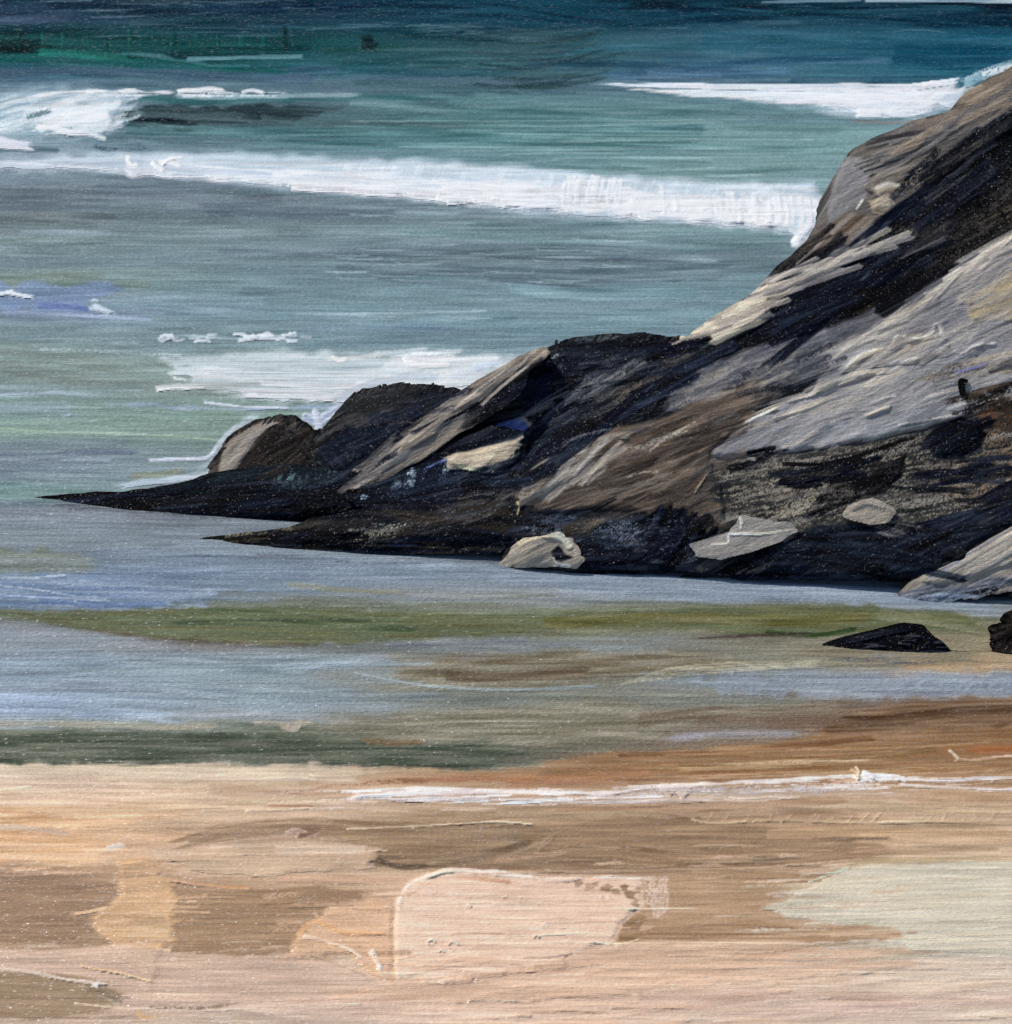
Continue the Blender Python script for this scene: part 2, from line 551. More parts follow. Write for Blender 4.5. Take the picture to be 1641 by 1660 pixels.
for i in range(40):
    xq = random.uniform(-40, 1500); yq = random.uniform(0, 60)
    L.S([(xq, yq), (xq + 50, yq + random.uniform(-4, 3)), (xq + 110, yq + random.uniform(-4, 4))], 2.6, (96, 124, 140), a=.45, h=1.2, tail=(5, 9))
L.P([(578, 58), (600, 54), (613, 68), (608, 82), (590, 80)], (8, 28, 32), rag=6, soft=8, a=.75)
L.P([(830, 138), (900, 135), (926, 140), (880, 146), (840, 146)], (20, 56, 58), rag=6, soft=4, a=.8)
L.S([(640, 8), (820, 14), (1000, 36), (1250, 22), (1660, 40)], 26, (8, 44, 62), (12, 62, 82), a=.75, br=22)
L.S([(1000, 12), (1140, 8), (1300, 18), (1660, 14)], 20, (6, 40, 54), (10, 60, 76), a=.7)
L.S([(1395, 2), (1480, 1), (1700, 3)], 7, (200, 214, 220), (130, 160, 175), a=.9, tail=(2, 1))
L.S([(1230, 4), (1330, 1), (1400, 0)], 6, (120, 150, 165), a=.7, tail=(2, 1))
L.S([(1130, 62), (1330, 76), (1640, 84)], 46, (36, 96, 118), (20, 78, 104), a=.55)
L.S([(1440, 86), (1560, 92), (1680, 90)], 40, (14, 78, 106), (10, 66, 92), a=.7)
# between the breakers
L.S([(220, 158), (330, 164), (520, 158), (700, 160)], 16, (46, 108, 112), (70, 124, 128), a=.8, tail=(.4, 3))
L.P([(208, 178), (280, 170), (420, 172), (560, 176), (520, 190), (430, 204), (300, 212), (212, 204)], (40, 60, 66), (58, 80, 86), ang=-2, rag=26, soft=6, a=.95, br=26, h=.9)
L.P([(206, 190), (260, 192), (330, 196), (300, 206), (210, 206)], (22, 34, 44), (40, 54, 62), rag=16, soft=5, a=.9)
L.S([(420, 190), (520, 200), (640, 204), (760, 206)], 14, (84, 106, 112), (52, 96, 98), a=.7)
L.S([(200, 208), (400, 214), (620, 214), (900, 216), (1150, 210)], 24, (56, 110, 116), (72, 130, 130), a=.65)
L.S([(420, 232), (640, 236), (900, 232), (1180, 240)], 16, (58, 116, 118), (88, 140, 142), a=.6)
L.S([(560, 166), (760, 178), (960, 182), (1200, 176)], 20, (72, 128, 128), (92, 136, 138), a=.55)
for i in range(14):
    yq = 196 + i * 7
    L.S([(560 + (i * 83) % 420, yq), (860 + (i * 53) % 200, yq + random.uniform(-4, 4)), (1150 + (i * 37) % 190, yq + random.uniform(-7, 4))], 4, (146, 182, 180), a=.4, h=1.0, tail=(3, 5))
L.S([(200, 232), (300, 244), (400, 252), (480, 250)], 22, (124, 150, 164), (94, 128, 142), a=.7, dry=.35)


def foam_thing(name, label, cat, strokes, thr=.7, lift=.25, group=None, skirt=.12):
    m = sea.begin()
    strokes()
    sea.rec.pop()
    foams.append(dict(name=name, label=label, cat=cat, m=m, thr=thr, lift=lift, group=group, skirt=skirt))


foams = []
W1, W2, WB, WL = (236, 234, 234), (214, 222, 230), (186, 204, 218), (186, 200, 226)


def f_left():
    L.P([(-80, 148), (60, 143), (150, 146), (215, 150), (212, 185), (180, 205), (150, 226), (60, 222), (-80, 226)], (182, 204, 214), (140, 172, 188), ang=14, rag=26, soft=24, a=.8, h=.6)
    for i in range(34):
        x = random.uniform(-30, 150); y = 158 + random.random() * 40 - x * .08
        L.S([(x, y + 10), (x + 34, y - 1), (x + 76, y - 7)], random.uniform(5, 12), random.choice([(226, 232, 234), (190, 208, 218), (160, 190, 202)]), (176, 200, 210), a=.6, h=1.0, tail=(1, 1.6), dry=.22)
    L.S([(-20, 180), (30, 163), (70, 154), (110, 149), (200, 147), (262, 150), (300, 152)], 9, W1, W2, h=1.2, tail=(1, 4), rag=1.0, soft=.7)
    L.S([(285, 150), (310, 145), (340, 144), (368, 149)], 13, W1, W2, h=1.8, rag=.8, soft=.5)
    L.S([(390, 150), (410, 146), (434, 152)], 12, (218, 224, 228), W2, h=1.6, rag=.8, soft=.5)
    L.S([(280, 155), (360, 158), (450, 156), (600, 153)], 9, (176, 200, 208), (130, 166, 176), a=.7, tail=(1, 5))
    for i in range(30):
        x = random.uniform(60, 150); y = random.uniform(172, 208)
        L.S([(x, y + 6), (x + 28, y - 2), (x + 60, y - 10)], random.uniform(6, 13), random.choice([(240, 239, 236), (226, 230, 232), (246, 243, 238)]), (204, 216, 222), a=.75, h=1.2, rag=.7)
    for i in range(46):
        x = random.uniform(-40, 190); y = 156 + random.random() * 62
        L.S([(x, y + 5), (x + 22, y), (x + 52, y - 8)], random.uniform(4, 12), random.choice([(238, 238, 236), (212, 222, 228), (246, 243, 238), (190, 208, 218)]), (196, 212, 220), a=.6, h=1.3, rag=.9, dry=.3, tail=(1, 2))
    for i in range(20):
        x = random.uniform(150, 480); y = 150 + random.uniform(-4, 6)
        L.S([(x - 30, y + 1), (x, y), (x + 40, y + 1)], random.uniform(3, 7), random.choice([(226, 230, 232), (190, 208, 214)]), a=.6, h=1.2, rag=.9, dry=.34, tail=(2, 4))
    L.S([(84, 196), (130, 182), (205, 168)], 24, (240, 240, 236), (206, 220, 226), a=.9, h=1.4, tail=(1, .5), rag=.6)
    L.S([(76, 206), (120, 198), (186, 184)], 16, (246, 242, 236), W2, a=.85, h=1.4, rag=.7, tail=(1, .7))
    L.S([(54, 204), (80, 206), (120, 216), (150, 220), (174, 227)], 12, (246, 244, 238), W2, h=1.6, rag=.8, tail=(1, .4))
    L.S([(136, 210), (160, 204), (172, 206)], 12, W1, (190, 206, 214), h=1.2, rag=.8)


foam_thing('breaking_wave', 'curling white breaker at the left edge with a dark hollow face beside it', 'wave', f_left, lift=.45)
L.S([(40, 190), (66, 184), (90, 176)], 12, (104, 138, 146), (60, 96, 108), a=.8, dry=.45)
L.S([(-40, 246), (30, 242), (100, 244)], 12, (84, 118, 132), a=.8)
L.S([(150, 232), (180, 240), (240, 238)], 16, (58, 92, 110), (110, 140, 156), a=.8, dry=.4)


def f_lowleft():
    L.S([(-60, 224), (10, 230), (58, 240)], 17, (222, 220, 230), (180, 196, 212), h=1.1, tail=(.2, 1.2))
    L.S([(-60, 236), (0, 238), (60, 243)], 8, (224, 222, 230), h=1.)


foam_thing('foam_streak', 'short lilac white foam streak at the left edge under the curling breaker', 'foam', f_lowleft, lift=.12)


def f_right():
    L.P([(1150, 150), (1300, 144), (1480, 141), (1560, 140), (1590, 150), (1540, 176), (1470, 192), (1380, 186), (1260, 170)], (196, 208, 220), (150, 180, 198), ang=-3, rag=30, soft=18, a=.75, h=.8)
    for i in range(22):
        t = (i + random.random() * .8) / 22
        y0 = 133 + t * 36; y1 = 138 + t * 54
        x0 = 955 + 260 * t * t + random.uniform(-30, 110)
        L.S([(x0, y0), (x0 + 220, y0 + 6 * t + 3), (1390, y1 - 3), (1470, y1 - 2), (1566 - 50 * t, y1 - 14)], random.uniform(3, 6), (242, 240, 240), (200, 212, 222), a=.9, h=1.0, tail=(14, 3), rag=.7, fl=160)
    L.P([(1340, 148), (1480, 143), (1556, 140), (1584, 150), (1540, 174), (1470, 190), (1390, 186), (1330, 176)], W1, (214, 220, 230), ang=-4, rag=34, soft=14, a=.6, h=1.3)
    for i in range(12):
        x = random.uniform(1470, 1570)
        L.S([(x - 36, 186 - (x - 1470) * .4), (x, 164 - (x - 1470) * .2), (x + 20, 146 - (x - 1470) * .1)], random.uniform(5, 10), W1, W2, a=.8, h=1.5, rag=.7)
    L.S([(1494, 141), (1512, 133), (1530, 139)], 7, W1, h=1.5, rag=.7)


foam_thing('breaking_wave', 'white streaked breaker running into the top of the headland on the right', 'wave', f_right, lift=.35)
L.S([(1380, 196), (1440, 199), (1500, 196)], 6, (96, 84, 78), (130, 120, 110), a=.75, h=.5)


def f_splash():
    L.S([(1555, 140), (1590, 124), (1630, 112), (1700, 96)], 26, (196, 212, 216), (120, 160, 172), a=.9, dry=.38, h=1)
    L.S([(1590, 122), (1640, 108), (1700, 96)], 12, (206, 218, 220), a=.9, dry=.3, h=1)


foam_thing('spray', 'pale grey sea spray thrown up along the upper edge of the headland', 'spray', f_splash, thr=.4, lift=.3)


def f_mid():
    up = [(-80, 262), (120, 252), (220, 246), (320, 247), (480, 252), (620, 258), (720, 262), (850, 270), (1000, 284), (1150, 296), (1330, 298)]
    dn = [(1345, 318), (1330, 365), (1300, 392), (1270, 376), (1120, 364), (1000, 356), (860, 345), (780, 335), (640, 322), (480, 306), (380, 298), (250, 284), (120, 276), (-80, 276)]
    L.P(up + dn, (214, 222, 230), (184, 202, 216), ang=-4, rag=20, soft=14, a=.92, h=.9, br=30)
    for i in range(40):
        x = random.uniform(560, 1320); u = random.random()
        yt = 262 + (x - 640) * .052 + 4; 
        L.S([(x, yt + random.uniform(0, 12)), (x - 8, yt + 22), (x - 24, yt + 34)], random.uniform(5, 14), (228, 233, 237), (190, 208, 222), a=.6, h=1.1, tail=(.6, 1.2))
    L.S([(200, 272), (380, 284), (520, 290), (640, 300), (760, 312)], 34, W1, W2, h=1.3, rag=.5, fl=40)
    for i in range(40):
        x = random.uniform(150, 700); y = 262 + max(0, x - 250) * .055 + random.uniform(-2, 20)
        L.S([(x - 40, y - 2), (x, y), (x + 50, y + 4)], random.uniform(5, 13), random.choice([(238, 236, 236), (226, 230, 234), (214, 222, 230)]), (198, 212, 222), a=.6, h=1.4, rag=.7, tail=(1, 2))
    L.S([(470, 302), (620, 312), (760, 324), (860, 336)], 16, (238, 232, 232), W2, h=1.3, rag=.6)
    L.S([(700, 308), (850, 316), (960, 324), (1080, 332)], 52, W1, (222, 226, 232), h=1.4, rag=.5, fl=30)
    L.S([(1000, 328), (1120, 336), (1230, 344), (1310, 352)], 58, (242, 240, 240), (222, 226, 232), h=1.6, rag=.5, fl=26)
    L.S([(1240, 320), (1290, 330), (1335, 336)], 44, W1, (206, 218, 226), h=1.4, rag=.5, fl=24)
    for i in range(24):
        x = 908 + random.uniform(0, 100)
        L.S([(x, 288 + random.uniform(-5, 8)), (x - 5, 312), (x + random.uniform(-12, 0), 334 + random.uniform(-6, 6))], 8, (240, 238, 236), (218, 222, 226), a=.85, h=1.7, tail=(.2, 1))
    for i in range(26):
        x = 1070 + random.uniform(0, 260)
        yb = 350 + (x - 1070) * .09 + random.uniform(-5, 3)
        L.S([(x, yb - 44 + random.uniform(-14, 10)), (x + 4, yb - 18), (x + random.uniform(-8, 8), yb + random.uniform(-2, 8))], 9, (244, 241, 240), (216, 220, 228), a=.8, h=1.8, tail=(.5, .8))
    for i in range(26):
        x = random.uniform(700, 1300); y = 306 + (x - 600) * .055 + random.uniform(-4, 22)
        L.S([(x, y), (x + 20, y + random.uniform(-5, 3)), (x + 44, y + random.uniform(-6, 6))], 6, (246, 243, 242), a=.85, h=2.2, rag=.7)
    L.S([(40, 266), (180, 262), (330, 276), (460, 286)], 14, (208, 216, 228), (160, 178, 196), a=.8, h=1.1, tail=(3, 2))
    L.S([(-70, 266), (30, 266), (140, 272), (240, 280)], 8, (214, 220, 232), a=.85, h=1.1, tail=(1, 2))
    L.S([(1310, 370), (1298, 384), (1290, 392)], 26, W1, W2, h=1.4)


foam_thing('breaking_wave', 'long white breaker crossing from the left edge to the foot of the grey crag', 'wave', f_mid, lift=.5)


def f_curl():
    L.S([(209, 252), (207, 260), (214, 268), (224, 266)], 9, (250, 248, 244), h=3, rag=.2, tail=(.1, .1))


foam_thing('foam_fleck', 'small hook shaped white foam fleck on the long breaker, left of the winged one', 'foam', f_curl, lift=.14, group='thick foam flecks')


def f_bird():
    L.S([(246, 262), (254, 270), (266, 276)], 8, (250, 248, 244), h=3, rag=.2, tail=(.1, .1))
    L.S([(258, 264), (272, 262), (284, 265), (296, 270)], 10, (250, 248, 244), h=3, rag=.5, tail=(.1, .8))
    L.S([(262, 268), (276, 258), (300, 255)], 6, (236, 238, 240), h=2.5, rag=.5, tail=(.1, .8))


foam_thing('foam_fleck', 'wing shaped white foam fleck on the left half of the long breaker', 'foam', f_bird, lift=.14, group='thick foam flecks')
# mid water
L.S([(-60, 318), (120, 314), (300, 318), (470, 326)], 26, (94, 108, 120), (106, 122, 134), a=.5)
L.S([(-60, 350), (80, 352), (200, 356)], 22, (98, 106, 106), (112, 120, 118), a=.5)
L.S([(420, 412), (620, 414), (860, 418), (1180, 424)], 8, (96, 114, 126), (150, 176, 182), a=.6, tail=(3, 3))
L.S([(540, 432), (760, 440), (980, 446), (1190, 440)], 30, (90, 112, 124), (104, 128, 138), a=.6)
L.S([(780, 452), (900, 460), (980, 470)], 9, (72, 92, 104), a=.6, tail=(2, 2))
L.S([(820, 470), (960, 476), (1140, 474)], 26, (108, 152, 166), (118, 160, 170), a=.6)
L.S([(640, 372), (860, 386), (1100, 396), (1260, 396)], 20, (112, 154, 152), (104, 142, 146), a=.5)
for i in range(30):
    x = random.uniform(430, 1080); y = random.uniform(310, 520)
    L.S([(x, y), (x + 40, y + 3), (x + 90, y + 2)], 3, (160, 186, 192), a=.5, h=1, tail=(4, 6))
# lavender
L.P([(-80, 466), (60, 458), (190, 461), (200, 470), (160, 490), (150, 508), (60, 504), (-80, 502)], (124, 150, 194), (112, 138, 184), rag=40, soft=10, a=.85)
L.S([(60, 494), (110, 497), (150, 502)], 14, (104, 126, 196), a=.8)
L.S([(0, 506), (120, 510), (260, 520)], 8, (150, 164, 200), a=.7, tail=(1, 3))
L.S([(470, 510), (640, 508), (800, 504)], 5, (160, 188, 196), a=.6, tail=(3, 3))
L.S([(480, 534), (600, 530), (780, 532)], 16, (110, 140, 168), (106, 136, 152), a=.5)
L.P([(420, 560), (560, 540), (820, 546), (900, 552), (820, 572), (640, 566)], (106, 140, 152), rag=20, soft=12, a=.5)


def f_cap1():
    L.S([(-8, 478), (14, 475), (40, 480), (62, 482)], 9, (232, 236, 240), W2, h=2.4, tail=(.3, 1.4))
    L.S([(8, 473), (24, 470)], 4, (220, 226, 234), h=2)


foam_thing('whitecap', 'tiny flat white crest on the lavender water at the left edge', 'foam', f_cap1, lift=.14, group='small whitecaps')


def f_cap2():
    L.S([(150, 500), (156, 496), (166, 500), (182, 506), (202, 510)], 13, (214, 224, 234), (170, 188, 206), h=2.4, tail=(.2, 1.6), taper=.6)
    L.S([(150, 488), (154, 486), (158, 489)], 9, (196, 208, 220), h=1.6, rag=.8, soft=.7)
    L.S([(146, 500), (160, 503), (176, 508)], 16, (196, 210, 222), (214, 222, 232), h=1.6, rag=.8, soft=.7)


foam_thing('whitecap', 'little looped white crest on the right end of the lavender water', 'foam', f_cap2, lift=.14, group='small whitecaps')


def f_spots():
    L.S([(250, 548), (300, 543), (380, 548), (460, 546), (540, 540)], 16, (150, 176, 186), (176, 198, 206), a=.7, soft=.9, rag=.9, dry=.3, tail=(3, 4))
    for i in range(34):
        x = random.choice([random.uniform(256, 350), random.uniform(376, 500), random.uniform(390, 480)]); y = 548 - (x - 256) * .02 + random.uniform(-5, 7)
        L.S([(x, y), (x + 8, y + random.uniform(-3, 3)), (x + random.uniform(14, 26), y + random.uniform(-3, 2))], random.uniform(4, 8), random.choice([(222, 228, 234), (200, 212, 222)]), a=.85, h=1.6, rag=.9)
    L.S([(384, 552), (420, 550), (470, 549)], 9, (224, 230, 236), (190, 206, 216), h=1.6, rag=.9, tail=(.6, 2))


foam_thing('foam_streak', 'broken white foam flecks floating in mid water above the wide foam sheet', 'foam', f_spots, lift=.1)
L.P([(-80, 556), (80, 560), (300, 590), (300, 626), (120, 624), (-80, 612)], (138, 150, 138), (126, 150, 142), ang=-6, rag=26, soft=16, a=.6)
L.S([(60, 566), (180, 570), (300, 578)], 7, (180, 196, 196), a=.6, dry=.4, tail=(1, 1))


def f_sheet():
    L.P([(270, 582), (320, 578), (480, 570), (640, 574), (800, 576), (840, 582), (790, 620), (700, 640), (560, 652), (450, 650), (380, 640), (300, 612)], (212, 220, 220), (184, 200, 204), ang=-1, rag=30, soft=16, a=.92, h=.8, br=30)
    L.S([(250, 630), (300, 626), (360, 624), (460, 622)], 14, (190, 198, 194), (208, 210, 208), h=1, tail=(.3, 1.5))
    L.S([(310, 604), (420, 606), (560, 612), (700, 612)], 26, (222, 222, 222), (200, 208, 210), a=.9, h=1.2, tail=(1, 1))
    L.S([(380, 636), (480, 640), (570, 646)], 20, (236, 228, 228), (214, 214, 214), h=1.3, tail=(1.5, .4))
    L.S([(420, 620), (520, 626), (600, 626)], 12, (236, 230, 230), h=1.3)
    L.S([(280, 613), (305, 616)], 5, W1, h=1.8)
    for i in range(14):
        y = 580 + i * 5
        L.S([(330 + (i * 37) % 90, y), (480, y + 2), (660 + (i * 29) % 80, y + random.uniform(-2, 3))], 3.5, (166, 186, 190), a=.55, h=.3, tail=(3, 4))
    L.S([(720, 616), (760, 602), (800, 588), (826, 576)], 16, (206, 218, 236), (170, 190, 214), h=1.3, tail=(.6, 1))
    for i in range(26):
        x = random.uniform(560, 770); y = random.uniform(574, 640) - (x - 560) * .06
        L.S([(x - 40, y + 3), (x + 10, y), (x + 60, y - 4)], random.uniform(6, 14), random.choice([(238, 236, 234), (224, 228, 230), (240, 234, 228)]), (206, 214, 218), a=.6, h=1.3, rag=.7, tail=(1, 2))
    L.S([(655, 576), (664, 588), (690, 592), (736, 590)], 12, (244, 238, 232), h=2.2, rag=.7)
    L.S([(660, 580), (700, 582), (770, 582)], 10, (236, 234, 232), W2, h=1.8, rag=.7)
    L.S([(540, 578), (550, 584), (560, 582)], 11, (240, 232, 224), h=2, rag=.7)


foam_thing('foam_sheet', 'wide creamy foam sheet spread on the water behind the dark left rocks', 'foam', f_sheet, lift=.12)


def f_line():
    L.S([(150, 656), (240, 656), (330, 662), (440, 662), (560, 658)], 13, (180, 196, 220), (140, 164, 190), h=1.0, rag=.9, soft=.8, tail=(3, 2), a=.85)
    L.S([(330, 652), (380, 658), (470, 662)], 6, (206, 214, 228), h=1.6, rag=.8)


foam_thing('foam_streak', 'long thin lavender foam line reaching the shaggy hump of rock', 'foam', f_line, lift=.1)


def f_line2():
    L.S([(-60, 646), (40, 640), (90, 638), (200, 642)], 13, (180, 198, 220), (146, 174, 188), h=.9, rag=.9, soft=.8, tail=(.4, 5), a=.8)


foam_thing('foam_streak', 'thin pale blue foam line at the left edge, just above the long lavender one', 'foam', f_line2, lift=.1)
L.S([(-60, 662), (40, 660), (130, 660)], 24, (150, 172, 190), (130, 156, 160), a=.6, dry=.35)
L.S([(100, 676), (118, 670)], 5, (176, 194, 216), a=.8)
L.S([(-60, 690), (80, 700), (260, 706), (380, 716)], 5, (160, 186, 160), a=.6, tail=(1, 4))
L.S([(-60, 736), (60, 740), (150, 734), (232, 732)], 16, (104, 116, 138), (122, 138, 150), a=.65, tail=(.2, 2))
L.S([(210, 772), (270, 768), (300, 760)], 14, (148, 152, 122), a=.7, dry=.3)


def f_wash():
    L.S([(170, 792), (240, 782), (300, 774), (360, 764), (420, 754)], 19, (196, 210, 220), (164, 186, 200), h=1.3, rag=.6, soft=.6, tail=(2, .4))
    L.S([(236, 746), (290, 744), (335, 742), (352, 726)], 7, (206, 216, 232), h=1.5, tail=(2, .4))
    L.S([(340, 744), (352, 724), (372, 700), (392, 684)], 12, (176, 194, 208), (200, 210, 224), h=1.2, rag=.9, a=.7, soft=.7)
    L.S([(310, 774), (345, 746), (370, 716), (400, 684), (440, 664)], 30, (170, 192, 206), (200, 210, 220), h=1, soft=.9, a=.6, rag=.8)


foam_thing('wave_wash', 'thin white wash curling round the seaward side of the brown pointed rock', 'foam', f_wash, lift=.12)


def f_gap():
    L.S([(496, 676), (515, 684), (530, 676), (552, 660)], 22, (178, 194, 218), (206, 214, 228), h=1.4)
    L.S([(512, 668), (518, 690), (514, 702)], 16, (196, 206, 224), h=1.4)
    L.S([(540, 650), (560, 640), (600, 624), (660, 612), (720, 612)], 16, (196, 206, 216), (160, 178, 188), a=.8)


foam_thing('wave_wash', 'pale lilac wash filling the notch between pointed rock and shaggy hump', 'foam', f_gap, lift=.1)
# near water
L.S([(-60, 816), (40, 815), (120, 813)], 4, (90, 110, 120), a=.8)
L.S([(-60, 832), (200, 842), (330, 848)], 24, (124, 134, 148), (130, 142, 156), a=.6)
L.P([(-80, 894), (60, 890), (130, 896), (168, 920), (90, 930), (-80, 932)], (126, 134, 110), (120, 130, 118), rag=26, soft=10, a=.75)
L.P([(-80, 934), (80, 932), (220, 944), (390, 962), (300, 984), (140, 990), (-80, 986)], (112, 138, 184), (128, 148, 180), ang=-1, rag=44, soft=12, a=.85, h=.9)
L.S([(60, 972), (180, 982), (280, 978)], 14, (92, 120, 180), a=.7)
L.S([(-30, 946), (60, 956), (120, 966), (160, 968)], 4, (170, 186, 214), h=1.8, a=.8)
L.S([(-30, 962), (60, 968), (180, 974)], 4, (160, 180, 214), h=1.8, a=.8)
L.S([(0, 936), (60, 936), (110, 932)], 4, (180, 196, 214), h=1.8, a=.8)
L.S([(450, 946), (560, 956), (660, 960)], 12, (148, 148, 116), (134, 142, 132), a=.75, tail=(2, 2))
L.S([(620, 958), (760, 966), (900, 962)], 14, (130, 136, 118), (140, 144, 140), a=.6)
L.P([(790, 912), (960, 926), (1250, 938), (1480, 960), (1660, 990), (1660, 1002), (1300, 974), (980, 962), (800, 940)], (132, 150, 178), (142, 160, 184), ang=-2, rag=30, soft=14, a=.7, h=.8)
L.P([(-80, 986), (60, 990), (250, 988), (480, 984), (600, 990), (800, 996), (1100, 986), (1400, 980), (1560, 996), (1600, 1020), (1380, 1030), (1240, 1030), (960, 1012), (700, 1034), (480, 1046), (260, 1036), (120, 1020), (0, 1000), (-80, 996)],
    (108, 112, 74), (94, 104, 74), ang=-1, rag=20, soft=9, a=.92, h=.8, br=20)
L.S([(260, 1000), (420, 1000), (580, 1010), (700, 1014)], 34, (76, 94, 66), (92, 104, 70), a=.75, tail=(1.5, 2))
L.S([(90, 1014), (220, 1030), (380, 1042), (520, 1044)], 14, (104, 88, 70), (112, 100, 80), a=.55, soft=.9, rag=.9, tail=(4, 5))
L.S([(-60, 992), (40, 996), (120, 1012)], 7, (104, 90, 68), a=.5, soft=.9, rag=.9)
L.S([(880, 1010), (1080, 1002), (1260, 1006), (1420, 1000)], 24, (110, 106, 54), (118, 112, 66), a=.7)
L.S([(1240, 1024), (1320, 1030), (1390, 1020)], 9, (56, 84, 44), a=.8)
L.S([(1420, 996), (1500, 1006), (1600, 1024)], 22, (116, 120, 80), (136, 134, 104), a=.6)
L.S([(620, 1046), (740, 1044), (860, 1038)], 12, (128, 134, 148), a=.6)
L.P([(640, 1092), (740, 1066), (860, 1056), (1010, 1056), (1200, 1062), (1200, 1080), (1020, 1096), (820, 1116), (680, 1110)], (126, 114, 88), (132, 126, 104), ang=2, rag=30, soft=14, a=.85, h=.8)
L.S([(720, 1096), (820, 1098), (960, 1088)], 22, (112, 96, 76), (124, 110, 88), a=.7)
L.S([(570, 1090), (600, 1096), (640, 1104), (700, 1112), (820, 1118), (980, 1112)], 6, (150, 166, 170), h=1.2, a=.7, tail=(1, 3))
L.S([(1130, 1033), (1240, 1029), (1320, 1028)], 8, (72, 62, 56), (120, 112, 100), a=.7, tail=(.5, 2))
L.S([(1260, 1052), (1420, 1060), (1600, 1072)], 34, (140, 132, 108), (128, 122, 102), a=.7)
L.S([(1440, 1078), (1560, 1082), (1700, 1084)], 22, (176, 150, 112), (164, 138, 104), a=.75, tail=(2, .2))
for i in range(4):
    L.S([(1000 + i * 14, 1110 - i * 5), (1120, 1094 - i * 5), (1260, 1084 - i * 4), (1340, 1080 - i * 3)], 4, (182, 178, 148), a=.65, h=1.4, tail=(3, 5))
L.P([(1130, 1098), (1300, 1090), (1460, 1094), (1720, 1090), (1720, 1128), (1560, 1132), (1340, 1130), (1150, 1122)], (150, 162, 182), (136, 150, 164), ang=-1, rag=40, soft=20, a=.85, h=.8)
for i in range(34):
    x = random.uniform(1430, 1700); y = random.uniform(1094, 1112)
    L.S([(x, y + 16), (x + 10, y + 8), (x + 22, y)], 5, random.choice([(172, 180, 202), (140, 152, 176)]), (150, 160, 184), a=.45, h=1.0, tail=(1, 2))
L.S([(-60, 1150), (60, 1152), (180, 1158), (330, 1164)], 24, (152, 174, 210), (160, 178, 204), a=.7, tail=(.3, 3))
L.S([(-60, 1174), (120, 1174), (260, 1178), (360, 1176)], 14, (176, 168, 146), (150, 152, 134), a=.8, tail=(.3, 2))
L.P([(-80, 1192), (120, 1184), (330, 1190), (560, 1198), (800, 1196), (860, 1216), (800, 1250), (560, 1243), (-80, 1239)], (84, 94, 78), (98, 102, 84), ang=0, rag=24, soft=10, a=.9, h=.8)
L.S([(460, 1178), (478, 1182), (486, 1172)], 16, (206, 186, 156), (180, 168, 146), a=.85)
L.S([(410, 1172), (460, 1174), (510, 1170)], 12, (186, 176, 156), a=.6)
L.P([(500, 1172), (640, 1160), (820, 1146), (1010, 1136), (1130, 1160), (1060, 1200), (820, 1208), (620, 1200)], (130, 126, 102), (138, 132, 110), rag=34, soft=16, a=.75)
L.S([(580, 1200), (640, 1204), (690, 1202)], 12, (150, 112, 72), a=.55, tail=(1.5, 1.5))
L.S([(1030, 1168), (1140, 1156), (1280, 1152), (1380, 1144)], 26, (120, 104, 84), (128, 114, 92), a=.7)
L.S([(1060, 1202), (1140, 1192), (1240, 1190), (1330, 1190)], 22, (168, 172, 186), (146, 144, 146), a=.75, soft=.8, tail=(3, 3), h=.9)
for i in range(56):
    if i > 45:
        x = random.uniform(1330, 1570); y = 1062 + (x - 1330) * .03 + random.uniform(-4, 8)
    elif i < 20:
        x = random.uniform(110, 420); y = 818 + (x - 110) * .085 + random.uniform(-3, 7)
    else:
        x = random.uniform(350, 1400); y = 892 + (x - 350) * .042 + random.uniform(-2, 10)
    L.S([(x - 40, y), (x, y + 1), (x + 50, y + 1)], random.uniform(3, 6), random.choice([(70, 74, 84), (86, 92, 102), (100, 106, 116)]), a=.5, dry=.42, tail=(3, 4), rag=.8, h=.7)
for i in range(60):
    x = random.uniform(-40, 1500); y = random.choice([random.uniform(830, 1000), random.uniform(1040, 1230)])
    L.S([(x, y), (x + 60, y + random.uniform(-2, 2)), (x + 130, y)], 3, L.c[IY(y), IX(x + 60)] * 255 + 22, a=.45, h=1.2, tail=(6, 8))

